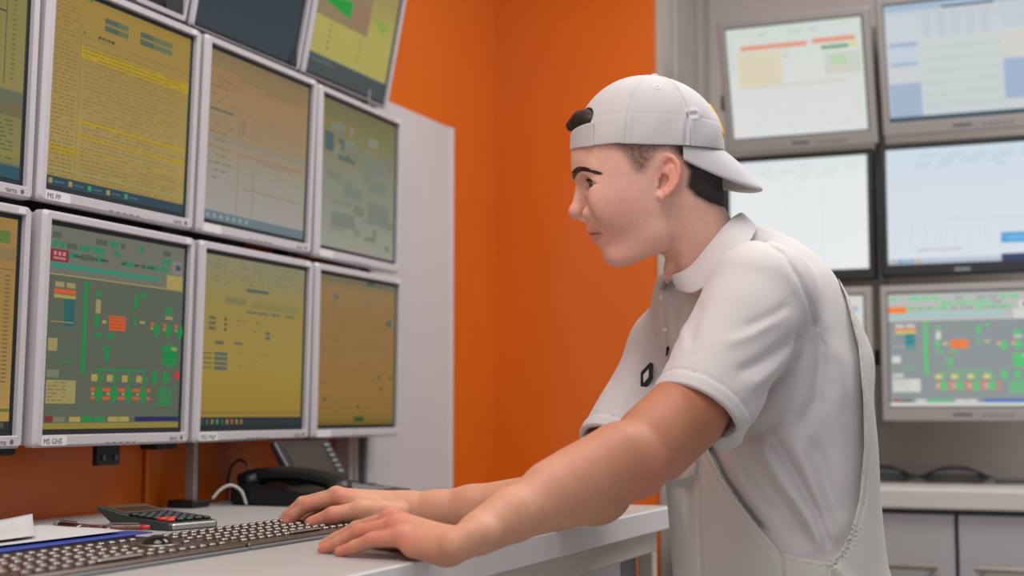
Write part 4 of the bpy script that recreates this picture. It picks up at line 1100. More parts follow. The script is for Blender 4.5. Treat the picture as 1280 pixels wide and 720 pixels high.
# cropped hair behind the ear and at the nape: a shell grown from the head
def hair_shell():
    F = Field(HF.ax[0], HF.ax[1], HF.ax[2]); 
    sl, P = F.sub((836, 150, -88), (930, 272, 88))
    x, y = np.broadcast_arrays(P[0], P[1])
    pts = [(846, 184), (849, 196), (854, 206), (856, 226), (855, 240), (866, 250), (882, 257), (898, 261), (930, 262), (930, 190)]
    x2, y2 = x[:, :, 0], y[:, :, 0]
    ph = poly2(x2, y2, pts)
    th = 7.5 * sstep(-ph, -1, 20) * (0.5 + 0.5 * sstep(x2, 846, 890)) - 0.4
    F.F[sl] = HF.F[sl] - th[:, :, None]
    F.F[sl] = np.maximum(F.F[sl], (ph * 0.8)[:, :, None])
    return F
Fh = hair_shell()
shV, shQ = Fh.nets(1)
nn = vnoise(shV * np.array([1, 0.35, 1]), 2.2, 5)
shV[:, 2] += 0.5 * nn * np.sign(shV[:, 2]); shV[:, 0] += 0.5 * nn
hair = head_obj('hair', shV, shQ, M_hair)
# fine cropped hairs along the temple and the nape, and the tuft out of the cap opening
R2, T2 = [], []
hp = [(752, 178), (753, 186), (764, 193), (773, 204), (781, 216), (788, 225), (797, 226), (804, 220), (810, 210), (815, 199), (827, 195), (846, 203), (853, 236), (866, 252), (882, 261), (899, 268), (904, 250), (904, 178)]
rn = np.random.RandomState(21)
X_, Y_ = rn.uniform(752, 902, 60000), rn.uniform(178, 268, 60000)
PD_ = poly2(X_, Y_, hp)
keep = (PD_ < 0) & (rn.uniform(size=60000) < np.clip(-PD_ / 14 + 0.08, 0, 1)) & ~((((X_ - 827) / 17) ** 2 + ((Y_ - 226) / 29) ** 2) < 1)
for x, y in zip(X_[keep][:9000], Y_[keep][:9000]):
    w = side_w(x, y)
    if w <= 4: continue
    L = 3.2 if x < 840 else 5.5
    dx, dy = (0.30, 0.92) if x < 830 else (0.25, 0.95)
    x2, y2 = x + L * dx + rh.uniform(-0.5, 0.5), y + L * dy
    R2.append((x, y, w - 0.1)); T2.append((x2, y2, max(side_w(x2, y2), w - 1.5) + 0.8))
strand_mesh('cropped_hair', R2, T2, 0.11, mat('brown_hair_strand', (92, 71, 61), rough=0.6), hair)
tf = Field(np.arange(698, 772, 1.0), np.arange(126, 184, 1.0), np.arange(-52, 53, 1.0))
tf.ell((739, 155, 0), (25, 19, 47)); tf.cone((722, 150, -16), (713, 158, -8), 7, 5, 5); tf.cone((722, 150, 16), (714, 160, 12), 8, 5, 5); tf.cone((724, 148, 2), (712, 157, 2), 9, 5, 5)
tV, tQ = tf.nets(1)
head_obj('forelock', tV, tQ, M_hair, parent=hair)
R3, T3 = [], []
for k in range(900):
    a = rh.uniform(-1, 1); w = 28 * a; y = rh.uniform(146, 160); x = 733 - 17 * math.sqrt(max(0.05, 1 - a * a)) + rh.uniform(0, 5)
    R3.append((x + 5, y - 1, w)); T3.append((x - rh.uniform(0.5, 4.5), y + rh.uniform(4, 9), w + rh.uniform(-5, 5)))
strand_mesh('forelock_strands', R3, T3, 0.30, M_hair, hair)
# ---- cap, worn backwards
M_cap = mat('white_cap_cotton', (192, 190, 191), rough=0.85, bump=0.25, bscale=1400, noise=0.015, nscale=25, sheen=0.2)
def rim_y(x): return np.interp(x, [700, 714, 765, 850, 905, 925], [188, 187.5, 181.5, 184, 190, 193])
CN = 2.3
def cap_field():
    g = 1.1
    F = Field(np.arange(702, 918, g), np.arange(86, 206, g), np.arange(-88, 88.1, g))
    def dome(P):
        u = P[0] - 806.0
        ax = np.where(u < 0, 88.5, 98.5)
        hz = (np.abs(u / ax) ** CN + np.abs(P[2] / 79.0) ** CN + 1e-9) ** (1 / CN)
        rho = np.sqrt(hz ** 2 + ((P[1] - 186.0) / 91.0) ** 2) + 1e-9
        return (rho - 1) * 84
    F.all(dome)
    # seams: six panels meeting at the button
    def seams(P):
        u = P[0] - 817.0; w = P[2]; h = np.clip((186 - P[1]) / 90, 0, 1)
        rad = np.sqrt(u * u + w * w) + 1e-6
        out = 0
        for ang in (0, 62, 118, 180, 242, 298):
            a = math.radians(ang); s_ = u * math.sin(a) - w * math.cos(a); f = u * math.cos(a) + w * math.sin(a)
            on = 1 / (1 + np.exp(-(f - 3) / 2))
            out = out + on * (1.1 * np.exp(-(s_ / 1.1) ** 2) - 0.75 * np.exp(-((np.abs(s_) - 3.4) / 1.7) ** 2))
        return out
    F.all(seams, mode='disp')
    # wrinkles and the inner band line
    def wr(P):
        x, y = P[0], P[1]
        o = 0.5 * np.exp(-((y - (rim_y(x.ravel()).reshape(x.shape) - 32)) / 1.6) ** 2) * 0.7
        o = o + 0.9 * np.sin(0.16 * (x + 0.5 * y)) * np.exp(-((y - 165) / 22) ** 2) * 0.6
        sg = seg2(np.broadcast_to(x, np.broadcast_shapes(x.shape, y.shape))[:, :, 0], np.broadcast_to(y, np.broadcast_shapes(x.shape, y.shape))[:, :, 0], [(848, 186), (850, 165), (852, 152), (862, 150)])
        o = o + 1.2 * np.exp(-(sg / 2.2) ** 2)[:, :, None] - 0.9 * np.exp(-((sg - 5) / 2.5) ** 2)[:, :, None]
        return o + 0 * P[2]
    F.all(wr, mode='disp')
    # opening above the strap, at the forehead
    def hole(P):
        e = (np.abs(P[2] / 47.0) ** 3.2 + np.abs((P[1] - 164.0) / 27.0) ** 3.2) ** (1 / 3.2) - 1
        d = smax(e * 30, P[1] - 168.5 + 0.16 * np.abs(P[2]), 3)
        return np.maximum(d, P[0] - 762)
    F.all(hole, 1.0, 'cut')
    # hollow, lower rim
    def inner(P):
        u = P[0] - 806.0; ax = np.where(u < 0, 86.1, 96.0)
        hz = (np.abs(u / ax) ** CN + np.abs(P[2] / 76.6) ** CN + 1e-9) ** (1 / CN)
        rho = np.sqrt(hz ** 2 + ((P[1] - 186.0) / 88.6) ** 2) + 1e-9
        return (rho - 1) * 84
    F.all(inner, 0, 'cut')
    F.all(lambda P: P[1] - rim_y(P[0].ravel()).reshape(P[0].shape) - 6 * (P[2] / 78) ** 2, 0.8, 'and')
    return F
cV, cQ = cap_field().nets(1)
cap = head_obj('cap', cV, cQ, M_cap); cap['label'] = 'white baseball cap worn backwards'
# strap across the forehead
sp = Field(np.arange(704, 770, 0.9), np.arange(152, 196, 0.9), np.arange(-66, 66.1, 0.9))
def strap(P):
    u = P[0] - 806.0
    rr = 92.0 - 3.2 * (np.abs(P[2]) / 57.0) ** 2
    rho = (np.abs(u / rr) ** CN + np.abs(P[2] / 80.0) ** CN + 1e-9) ** (1 / CN)
    d = np.abs((rho - 1) * 88) - 1.3
    top = 168 - 0.16 * np.abs(P[2])
    return smax(smax(d, np.maximum(top - P[1], P[1] - (188 - 0.10 * (P[0] - 714) + 6 * (P[2] / 78) ** 2)), 1.2), np.abs(P[2]) - 57, 1)
sp.all(strap); sV, sQ = sp.nets(1)
head_obj('strap', sV, sQ, M_cap, parent=cap)
# visor
nu, nv = 44, 16; V = []
for lay in (0, 1):
    for i in range(nu + 1):
        s = -1 + 2 * i / nu; ph = math.radians(66) * s
        bx, bw = 806 + 97.5 * math.cos(ph), 78.5 * math.sin(ph); by = 188.5 + 2 * s * s
        L = 68 * (1 - abs(s) ** 2.8)
        for j in range(nv + 1):
            t = j / nv; 
            t = t * 1.12 - 0.12; 
            x = bx + (L * t * (0.74 - 0.02 * t) if t > 0 else 40 * t * math.cos(ph)); y = by + (L * t * (0.50 + 0.20 * t) + 24 * s * s * t * (1 - 0.45 * abs(s)) if t > 0 else 30 * t); w = bw * (1 + (0.02 * t if t > 0 else 0.5 * t))
            V.append((x - 0.4 * lay, y + 3.0 * lay, w * (1 - 0.012 * lay)))
V = np.array(V); n0 = (nu + 1) * (nv + 1); Q = []
for i in range(nu):
    for j in range(nv):
        a, b, c, d = i * (nv + 1) + j, i * (nv + 1) + j + 1, (i + 1) * (nv + 1) + j + 1, (i + 1) * (nv + 1) + j
        Q.append((a, b, c, d)); Q.append((n0 + a, n0 + d, n0 + c, n0 + b))
    a, d = i * (nv + 1) + nv, (i + 1) * (nv + 1) + nv; Q.append((a, n0 + a, n0 + d, d))
head_obj('visor', V, Q, M_cap, parent=cap)
# button, eyelets, emblem
b = MB(); c0 = view2world(h2v(np.array([[818, 95.5, 0.0]])))[0]; b.sphere(c0, 0.0062, (1, 1, 0.6)); o = on_person(b.build('top_button', M_cap, None, True)); o.parent = cap
def cap_point(ang_deg, y, off=0.0):
    """point of the dome at azimuth (0 = back of head, towards the near side positive)"""
    a = math.radians(ang_deg); k = math.sqrt(max(0.0, 1 - ((y - 186) / 91.0) ** 2))
    ax = 98.5 if math.cos(a) > 0 else 87.0
    return np.array([806 + (ax + off) * k * math.cos(a), y, (79 + off) * k * math.sin(a)])
M_stitch = mat('white_thread', (226, 224, 224), rough=0.8)
for ang, y in ((80, 116), (28, 118), (135, 120)):
    p = cap_point(ang, y, 0.3)
    b = MB(); pts = []
    t1 = cap_point(ang + 3, y, 0.3) - p; t1 /= np.linalg.norm(t1); t2 = cap_point(ang, y + 4, 0.3) - p; t2 -= t1 * (t1 @ t2); t2 /= np.linalg.norm(t2)
    for k in range(15): a = 2 * math.pi * k / 14; pts.append(view2world(h2v((p + 3.1 * (t1 * math.cos(a) + t2 * math.sin(a)))[None]))[0])
    b.tube(pts, 0.0011, 6); o = on_person(b.build('eyelet', M_stitch, None, True)); o.parent = cap
M_yel = mat('yellow_embroidery', (240, 178, 24), rough=0.7, bump=0.3, bscale=900)
V = []; Q = []
rows = [(133, 18), (137, 24), (142, 20), (145, 25), (150, 21), (153, 26), (158, 22), (161, 26), (165, 21), (168, 24), (171, 18)]
for y, wdt in rows:
    wdt *= 1.05
    for k in range(9):
        V.append(cap_point(-wdt + 2 * wdt * k / 8, y, 1.6))
for i in range(len(rows) - 1):
    for k in range(8): Q.append((i * 9 + k, i * 9 + k + 1, (i + 1) * 9 + k + 1, (i + 1) * 9 + k))
em = head_obj('emblem', V, Q, M_yel, parent=cap); em['label'] = 'yellow embroidered emblem'
sm = em.modifiers.new('thick', 'SOLIDIFY'); sm.thickness = 0.0015; sm.offset = 0
# ------------------------------------------------------------------ clothes (metres, modelling frame)
PHI = math.radians(25)
TL = np.array([math.sin(PHI), 0, math.cos(PHI)])     # lateral axis of the trunk, towards the near shoulder
TF = np.array([-math.cos(PHI), 0, math.sin(PHI)])    # facing direction
TD = 2.0
TORSO = np.array([  # py, px centre, half width, half depth
    (274, 905, .030, .030), (286, 918, .050, .048), (298, 928, .074, .060), (312, 931, .100, .070), (330, 928, .124, .084), (350, 924, .146, .096), (400, 930, .168, .107), (470, 945, .172, .111), (550, 956, .164, .111),
    (620, 962, .160, .111), (700, 970, .162, .113), (780, 984, .170, .124), (860, 990, .178, .140), (940, 990, .172, .135)])
_t = np.array(catmull([r for r in TORSO], 8)); TORSO = _t
def torso(P, off=0.0):
    py = 360 - P[1].ravel() * FPX / TD
    cx = ((np.interp(py, TORSO[:, 0], TORSO[:, 1]) - 640) / FPX * TD).reshape(1, -1, 1)
    hw = np.interp(py, TORSO[:, 0], TORSO[:, 2]).reshape(1, -1, 1); hd = np.interp(py, TORSO[:, 0], TORSO[:, 3]).reshape(1, -1, 1)
    x = P[0] - cx; z = P[2] + TD
    l = x * TL[0] + z * TL[2]; f = x * TF[0] + z * TF[2]
    n = 2.3
    rho = ((np.abs(l) / hw) ** n + (np.abs(f) / hd) ** n + 1e-9) ** (1 / n)
    d = (rho - 1) * np.minimum(hw, hd) * 0.92 - off
    return smax(d, P[1] - (360 - 280) / FPX * TD + 0 * d, .02)
def px_of(P):   # screen-like sheet coordinates of the figure's side view
    d = -P[2]
    return 640 + P[0] / d * FPX, 360 - P[1] / d * FPX
NS, NHm = vp(945, 372, 1.845), vp(869, 515, 1.752)
FS, FHm = vp(838, 440, 2.105), vp(768, 562, 2.005)
FOLDS = [  # polyline, half width, depth in metres (+ ridge, - crease), on the near side
    ([(1012, 402), (985, 428), (950, 452), (915, 470)], 7, -.0045), ([(1000, 440), (965, 468), (930, 490)], 8, .004),
    ([(990, 378), (960, 398), (925, 412)], 6, -.003), ([(975, 395), (940, 418), (900, 432)], 7, .003),
    ([(1008, 430), (975, 470), (940, 505)], 6, -.004), ([(1022, 415), (1014, 385), (1000, 350), (978, 318), (950, 300)], 3, -.0035), ([(884, 552), (905, 598), (932, 636), (955, 664)], 4, -.011),
    ([(925, 552), (945, 590), (985, 640), (1012, 690)], 11, -.007), ([(945, 545), (975, 600), (1015, 655), (1035, 695)], 9, .0065),
    ([(962, 540), (990, 585), (1020, 640), (1038, 690)], 6, -.006), ([(985, 535), (1012, 590), (1035, 650), (1045, 690)], 11, .006), ([(905, 560), (930, 605), (965, 655)], 9, .005),
    ([(1010, 540), (1030, 600), (1046, 670)], 10, -.005), ([(1040, 480), (1052, 560), (1052, 640)], 14, .003),
    ([(1018, 410), (1025, 450), (1020, 500), (990, 545)], 9, -.006), ([(915, 545), (950, 540), (985, 525)], 10, -.007),
    ([(1030, 415), (1050, 455), (1056, 520)], 12, .0035), ([(1020, 412), (1034, 440)], 3, -.002),
    ([(838, 352), (843, 380), (846, 420)], 2.5, -.003), ([(826, 360), (829, 400), (834, 450)], 2.5, -.003), ([(832, 356), (836, 400), (840, 440)], 5, .002),
    ([(880, 372), (868, 405), (862, 440)], 6, -.0025), ([(855, 365), (852, 400), (850, 430)], 5, .002),
    ([(800, 405), (775, 445), (760, 490)], 6, -.003), ([(815, 420), (790, 470), (770, 515)], 6, .003), ([(800, 450), (778, 490), (762, 520)], 5, -.0025)]
def fold_disp(P, near_only=True):
    X, Y = px_of(P)
    shp = np.broadcast_shapes(X.shape, Y.shape, P[2].shape)
    X = np.broadcast_to(X, shp); Y = np.broadcast_to(Y, shp)
    return X, Y
def shirt_field():
    F = Field(np.arange(0.06, 0.56, 0.0028), np.arange(-0.48, 0.14, 0.0028), np.arange(-2.26, -1.66, 0.003))
    # deltoids and sleeves first, cut along their hems
    F.ell(vp(952, 366, 1.875), (.072, .066, .068), .0)
    F.cone(NS, NHm, .066, .0580, .03)
    F.cone(vp(935, 410, 1.82), vp(888, 518, 1.77), .060, .052, .02)
    F.ell(vp(842, 432, 2.10), (.060, .058, .064), .03)
    F.cone(FS, FHm, .058, .055, .03)
    for S, H, rr in ((NS, NHm, .053), (FS, FHm, .05)):
        ax = (H - S) / np.linalg.norm(H - S)
        lo, hi = H - .14, H + .14
        F.op(lambda P, ax=ax, H=H: -sum((P[i] - H[i]) * ax[i] for i in range(3)), lo, hi, .0015, 'cut')
        F.op(lambda P, ax=ax, H=H, rr=rr: cone(P, H - ax * .035, H + ax * .1, rr - .002, rr + .002), lo, hi, .002, 'cut')
        def band(P, ax=ax, H=H):   # ribbed hem
            t = sum((P[i] - H[i]) * ax[i] for i in range(3))
            return .0018 * np.exp(-((t + .019) / .0022) ** 2) - .0014 * (t > -.017) + .0008 * np.exp(-((t + .005) / .0014) ** 2)
        F.near(band, lo, hi, .02)
    F.all(lambda P: torso(P), .014)
    F.cone(vp(1000, 380, 1.95), vp(1040, 450, 1.96), .045, .042, .05)     # shoulder blade
    # neck opening
    F.cone(vp(888, 312, 1.955), vp(868, 255, 1.93), .044, .060, .004, 'cut')
    return F
SF = shirt_field()
def near_mask(P): # 1 on the near side of the trunk
    x = P[0] - 0.37; z = P[2] + 2.03
    return 1 / (1 + np.exp(-(z + 0.25 * (0.37 - P[0]) * 0 + 0.02) / 0.02))
def add_folds(F, folds):
    for pts, hw, dep in folds:
        xs_ = [p[0] for p in pts]; ys_ = [p[1] for p in pts]; m = 4 * hw
        lo = (min((x - m - 640) / FPX * d for x in (min(xs_),) for d in (1.65, 2.2)), min((360 - max(ys_) - m) / FPX * d for d in (1.65, 2.2)), -2.3)
        hi = (max((max(xs_) + m - 640) / FPX * d for d in (1.65, 2.2)), max((360 - min(ys_) + m) / FPX * d for d in (1.65, 2.2)), -1.6)
        def fn(P):
            X, Y = px_of(P)
            d = seg2(X, Y, pts)
            e = np.minimum(np.hypot(X - pts[0][0], Y - pts[0][1]), np.hypot(X - pts[-1][0], Y - pts[-1][1]))   # fades towards both ends
            return -1.1 * dep * np.exp(-(d / (hw * 1.05)) ** 2) * near_mask(P) * sstep(e, -4, 3.0 * hw)
        F.near(fn, lo, hi, .03)
add_folds(SF, FOLDS)
sV, sQ = SF.nets(1)
M_shirt = mat('white_pique_cotton', (202, 198, 198), rough=0.9, bump=0.3, bscale=1100, noise=0.012, nscale=20, sheen=0.15)
shirt = on_person(link('polo_shirt', np_mesh('polo_shirt', view2world(sV), sQ), M_shirt)); shirt['label'] = 'white short-sleeved polo shirt'
def sdepth(px, py, F=None):
    """depth of the near surface of the shirt (or another field) seen at px,py"""
    F = F or SF
    for d in np.arange(1.68, 2.24, 0.0015):
        p = vp(px, py, d); ix = [int(np.searchsorted(a, v)) for a, v in zip(F.ax, p)]
        if any(i <= 0 or i >= len(a) for i, a in zip(ix, F.ax)): continue
        if F.F[ix[0], ix[1], ix[2]] < 0: return d
    return 2.0
# ---- collar: a folded band around the neck
top = [(838, 345, 1.915), (862, 334, 1.885), (886, 306, 1.872), (906, 282, 1.885), (922, 268, 1.925), (926, 267, 1.965), (915, 272, 2.01), (890, 292, 2.03), (862, 318, 2.02), (838, 340, 1.985), (830, 350, 1.955)]
bot = [(846, 362, 1.905), (868, 366, 1.855), (905, 340, 1.828), (932, 310, 1.845), (944, 290, 1.90), (945, 284, 1.965), (930, 290, 2.03), (898, 318, 2.07), (862, 345, 2.06), (832, 362, 2.01), (822, 362, 1.97)]
inn = [(842, 356, 1.925), (866, 342, 1.905), (890, 316, 1.895), (908, 294, 1.905), (920, 282, 1.935), (922, 280, 1.965), (912, 286, 1.995), (888, 304, 2.01), (862, 328, 2.0), (842, 348, 1.975), (836, 356, 1.955)]
def band_obj(name, rows, m, parent, thick, n=6, sub=4):
    R = [[vp(*p) for p in catmull(r, n)] for r in rows]
    k = len(R[0]); V = []; Q = []
    prof = catmull(list(range(len(rows))) if False else [np.array([float(i)]) for i in range(len(rows))], sub)
    for t in prof:
        t = float(t[0]); i = min(int(t), len(rows) - 2); f = t - i
        for a, b in zip(R[i], R[i + 1]): V.append(a * (1 - f) + b * f)
    m_ = len(prof)
    for i in range(m_ - 1):
        for j in range(k - 1): Q.append((i * k + j, i * k + j + 1, (i + 1) * k + j + 1, (i + 1) * k + j))
    me = np_mesh(name, view2world(np.array(V)), np.array(Q)); me.materials.append(m)
    o = on_person(link(name, me)); o.parent = parent if parent is not None else person
    s = o.modifiers.new('thick', 'SOLIDIFY'); s.thickness = thick; s.offset = 0
    u = o.modifiers.new('smooth', 'SUBSURF'); u.levels = 1; u.render_levels = 1
    return o
mid1 = [tuple((np.array(a) * 0.80 + np.array(b) * 0.20) + np.array([0, -1.5, -0.004])) for a, b in zip(top, bot)]
mid2 = [tuple((np.array(a) * 0.4 + np.array(b) * 0.6) + np.array([0, -1.0, -0.004])) for a, b in zip(top, bot)]
band_obj('collar', [inn, top, mid1, mid2, bot], M_shirt, shirt, 0.0028)
# placket button, chest mark, clip
M_btn = mat('pearl_button', (224, 222, 220), rough=0.3)
for px_, py_ in ((827, 372), (832, 412)):
    d = sdepth(px_, py_); p = view2world(vp(px_, py_, d - 0.001)[None])[0]
    b = MB(); b.sphere(p, 0.0045, (0.9, 0.9, 0.9), 12, 8); o = on_person(b.build('button', M_btn, None, True)); o.parent = shirt
d = sdepth(836, 435); b = MB()
for q in ([(832, 446), (833, 434), (837, 432), (835, 444)], [(833, 436), (840, 432), (839, 436), (834, 439)]):
    f = [view2world(vp(x, y, d - 0.0015)[None])[0] for x, y in q]; bk = [view2world(vp(x, y, d + 0.001)[None])[0] for x, y in q]
    va = [b.bm.verts.new(p) for p in f]; vb = [b.bm.verts.new(p) for p in bk]
    b.bm.faces.new(va); b.bm.faces.new(vb[::-1])
    for i in range(4): b.bm.faces.new((va[i], vb[i], vb[(i + 1) % 4], va[(i + 1) % 4]))
o = on_person(b.build('chest_mark', mat('dark_embroidery', (38, 36, 44), rough=0.8))); o.parent = shirt
# ---- bib overalls
M_over = mat('white_twill', (198, 196, 191), rough=0.88, bump=0.25, bscale=900, noise=0.015, nscale=15, sheen=0.1)
OPEN = [(800, 500), (872, 520), (880, 552), (905, 600), (930, 635), (952, 663), (976, 690), (1000, 697), (1036, 703), (1050, 690), (1063, 666), (1074, 625), (1080, 560), (1079, 500), (1073, 435), (1057, 372), (1036, 320), (1000, 285), (700, 285)]
def over_field():
    F = Field(np.arange(0.12, 0.60, 0.003), np.arange(-0.62, 0.10, 0.003), np.arange(-2.28, -1.68, 0.003))
    F.all(lambda P: torso(P, np.interp(360 - P[1].ravel() * FPX / TD, [330, 370, 540], [.0, .004, .010]).reshape(1, -1, 1)))
    F.ell(vp(1045, 800, 2.02), (.09, .11, .15), .05)      # seat
    F.cone(vp(1000, 380, 1.95), vp(1040, 450, 1.96), .048, .047, .05)
    F.shell(.028)
    # opening at the near side, mirrored roughly on the far side
    def cut(P):
        X, Y = px_of(P)
        d = poly2(X, Y, OPEN) * TD / FPX
        near = -(P[2] + 2.015 + 0.30 * (P[0] - 0.36))
        return np.maximum(d, near * 0.8)
    F.near(cut, band=.04, mode='cut')
    def farcut(P):   # far arm hole
        return ell(P, vp(900, 480, 2.24), (.12, .20, .10))
    F.all(farcut, .004, 'cut')
    # bib and back tops
    def topcut(P):
        X, Y = px_of(P)
        l = np.interp(X, [760, 800, 880, 960, 1000, 1030, 1060], [548, 528, 500, 440, 360, 350, 345])
        return (Y - l) * TD / FPX
    F.near(lambda P: -topcut(P), band=.04, mode='and')
    # pocket flap, seams
    def pocket(P):
        X, Y = px_of(P)
        d = poly2(X, Y, [(826, 606), (858, 603), (870, 594), (876, 555), (850, 545), (820, 560)])
        s = seg2(X, Y, [(874, 598), (874, 650), (876, 730)])
        e = np.exp(-(s / 1.6) ** 2) * .003 - .003 * np.exp(-(seg2(X, Y, [(845, 615), (856, 660), (862, 720)]) / 9) ** 2) + .003 * np.exp(-(seg2(X, Y, [(862, 610), (860, 660), (852, 710)]) / 6) ** 2)
        return (-.0065 * sstep(-d, 0, 2.5) + e) * near_mask(P)
    F.near(pocket, band=.02)
    def hem(P):     # stitched hem along the opening, gathered elastic at the back
        X, Y = px_of(P)
        d = poly2(X, Y, OPEN)
        g = .0018 * np.exp(-((d - 7) / 1.5) ** 2)
        el = np.exp(-(seg2(X, Y, [(1040, 706), (1056, 690), (1070, 660)]) / 9) ** 2)
        g = g + .0019 * np.sin((X * 0.5 - Y) * 0.95) * el
        s2 = seg2(X, Y, [(975, 690), (978, 720), (980, 760)]); s3 = seg2(X, Y, [(1036, 703), (1038, 740)])
        g = g + .004 * np.exp(-(s2 / 1.8) ** 2) + .004 * np.exp(-(s3 / 1.8) ** 2)
        g = g - .004 * np.exp(-(seg2(X, Y, [(1045, 712), (1075, 740)]) / 7) ** 2)
        return g * near_mask(P)
    F.near(hem, band=.02)
    return F
OF = over_field()
oV, oQ = OF.nets(3)
over = on_person(link('bib_overalls', np_mesh('bib_overalls', view2world(oV), oQ), M_over)); over['label'] = 'off-white bib overalls'
# trouser legs and shoes, standing behind the desk front
lg = Field(np.arange(-0.62, 0.62, 0.008), np.arange(-0.62, 0.62, 0.008), np.arange(0.0, 0.80, 0.008))
hipw = view2world(vp(985, 800, 2.0)[None])[0]
latw = np.array([TL[0] * R_[0] - TL[2] * FW[0], TL[0] * R_[1] - TL[2] * FW[1], 0]); latw /= np.linalg.norm(latw)
facw = np.array([-latw[1], latw[0], 0]); facw = facw if facw @ (TF[0] * R_ - TF[2] * FW) > 0 else -facw
for s in (1, -1):
    hp_ = latw * 0.09 * s; kn = latw * 0.11 * s + facw * 0.02; an = latw * 0.12 * s - facw * 0.05
    lg.cone(hp_ + UP * 0.80, kn + UP * 0.47, .100, .072, .03); lg.cone(kn + UP * 0.47, an + UP * 0.06, .072, .062, .02)
lg.all(lambda P: 0.055 - P[2] + 0 * P[0] + 0 * P[1], 0, 'and')
lV, lQ = lg.nets(1); lV = lV + np.array([hipw[0], hipw[1], 0])
lo_ = on_person(link('trouser_legs', np_mesh('trouser_legs', lV, lQ), M_over)); lo_.parent = over
for s in (1, -1):
    an = latw * 0.12 * s - facw * 0.05; a0 = np.array([hipw[0], hipw[1], 0]) + an
    sf = Field(np.arange(-0.2, 0.2, 0.005), np.arange(-0.2, 0.2, 0.005), np.arange(-0.02, 0.13, 0.005))
    sf.cone(-facw * .06 + UP * .045, facw * .15 + UP * .035, .045, .040); sf.cone(UP * .05, UP * .10, .045, .05, .03)
    sf.all(lambda P: 0.003 - P[2] + 0 * P[0] + 0 * P[1], 0, 'and')
    fV, fQ = sf.nets(1)
    on_person(link('shoe', np_mesh('shoe', fV + a0, fQ), mat('black_shoe', (26, 26, 28), rough=0.5)))
# ---- badge clip hanging at the chest
d = sdepth(808, 474) - 0.004
Pc = lambda x, y, dd=0.0: view2world(vp(x, y, d + dd)[None])[0]
M_clip = mat('black_clip', (20, 24, 28), rough=0.4)
def slab(name, pts, t0, t1, m, parent=None):
    b = MB(); va = [b.bm.verts.new(Pc(x, y, t0)) for x, y in pts]; vb = [b.bm.verts.new(Pc(x, y, t1)) for x, y in pts]; n = len(pts)
    b.bm.faces.new(va); b.bm.faces.new(vb[::-1])
    for i in range(n): b.bm.faces.new((va[i], vb[i], vb[(i + 1) % n], va[(i + 1) % n]))
    bmesh.ops.bevel(b.bm, geom=list(b.bm.edges), offset=0.0008, segments=1, affect='EDGES')
    o = on_person(b.build(name, m)); 
    if parent is not None: o.parent = parent
    return o
clip = slab('badge_clip', [(801, 465), (813, 452.5), (817, 455), (816, 474), (805, 490), (800.5, 488)], -0.006, 0.004, M_clip)
slab('badge_window', [(804, 468.5), (811, 461), (811, 471), (804.5, 479)], -0.0075, -0.005, M_sticker, clip)
slab('badge_tail', [(803, 488), (809, 483), (808, 496), (803.5, 500)], -0.003, 0.004, M_clip, clip)
# ------------------------------------------------------------------ things on the desk
M_steel = mat('brushed_steel', (116, 102, 98), rough=0.32, metal=0.95, noise=0.05, nscale=80, stretch=(1, 8, 1))
M_key = mat('polished_key_caps', (146, 140, 136), rough=0.32, metal=0.95)
M_ball = mat('black_trackball', (10, 10, 11), rough=0.15)
KX0, KX1 = -1.095, -0.930
keym = MB(); keym.cyl((0, 0, 0), (0, 0, 0.0024), 0.0054, 0.0050, n=14); keym.sphere((0, 0, 0.0022), 0.0050, (1, 1, 0.32), 14, 6)
KEY = keym.mesh('key', True); KEY.materials.append(M_key)
for lab, y0, y1 in (('stainless steel keyboard with black trackball, nearest to the camera', 1.062, 1.428), ('stainless steel keyboard under the fingers of the man', 1.434, 1.800)):
    kt = thing('keyboard', lab, 'keyboard', ((KX0 + KX1) / 2, (y0 + y1) / 2, DT + 0.0002), group='steel keyboards on the desk')
    hx, hy = (KX1 - KX0) / 2, (y1 - y0) / 2
    MB().box(-hx, hx, -hy, hy, 0, 0.008, bev=0.002).build('plate', M_steel, kt)
    MB().box(-hx - 0.004, hx + 0.004, -hy, hy, 0.0, 0.004, bev=0.001).build('base_rim', M_greysteel, kt)
    ty = hy - 0.058
    for i in range(6):
        for j in range(18):
            yk = -hy + 0.016 + 0.0192 * j + 0.004 * (i % 2)
            xk = -hx + 0.020 + 0.0246 * i
            if yk > hy - 0.012 or (yk > hy - 0.098 and 0 < i < 5 and yk < hy - 0.02): continue
            if i == 5 and 5 < j < 10: continue
            link('key', KEY, None, kt, (xk, yk, 0.008))
    MB().box(-0.012, 0.012, 0, 0.001, 0, 0.001).bm.free() if False else None
    MB().cyl((0, ty, 0.008), (0, ty, 0.0105), 0.026, 0.024, n=32).build('trackball_ring', M_key, kt, True)
    MB().sphere((0, ty, 0.006), 0.019, (1, 1, 0.75), 28, 16).build('trackball', M_ball, kt, True)
    sb = MB(); sb.box(hx - 0.030, hx - 0.017, -hy + 0.016 + 0.0192 * 5.6, -hy + 0.016 + 0.0192 * 9.4, 0.008, 0.0115, bev=0.002); sb.build('space_bar', M_key, kt)
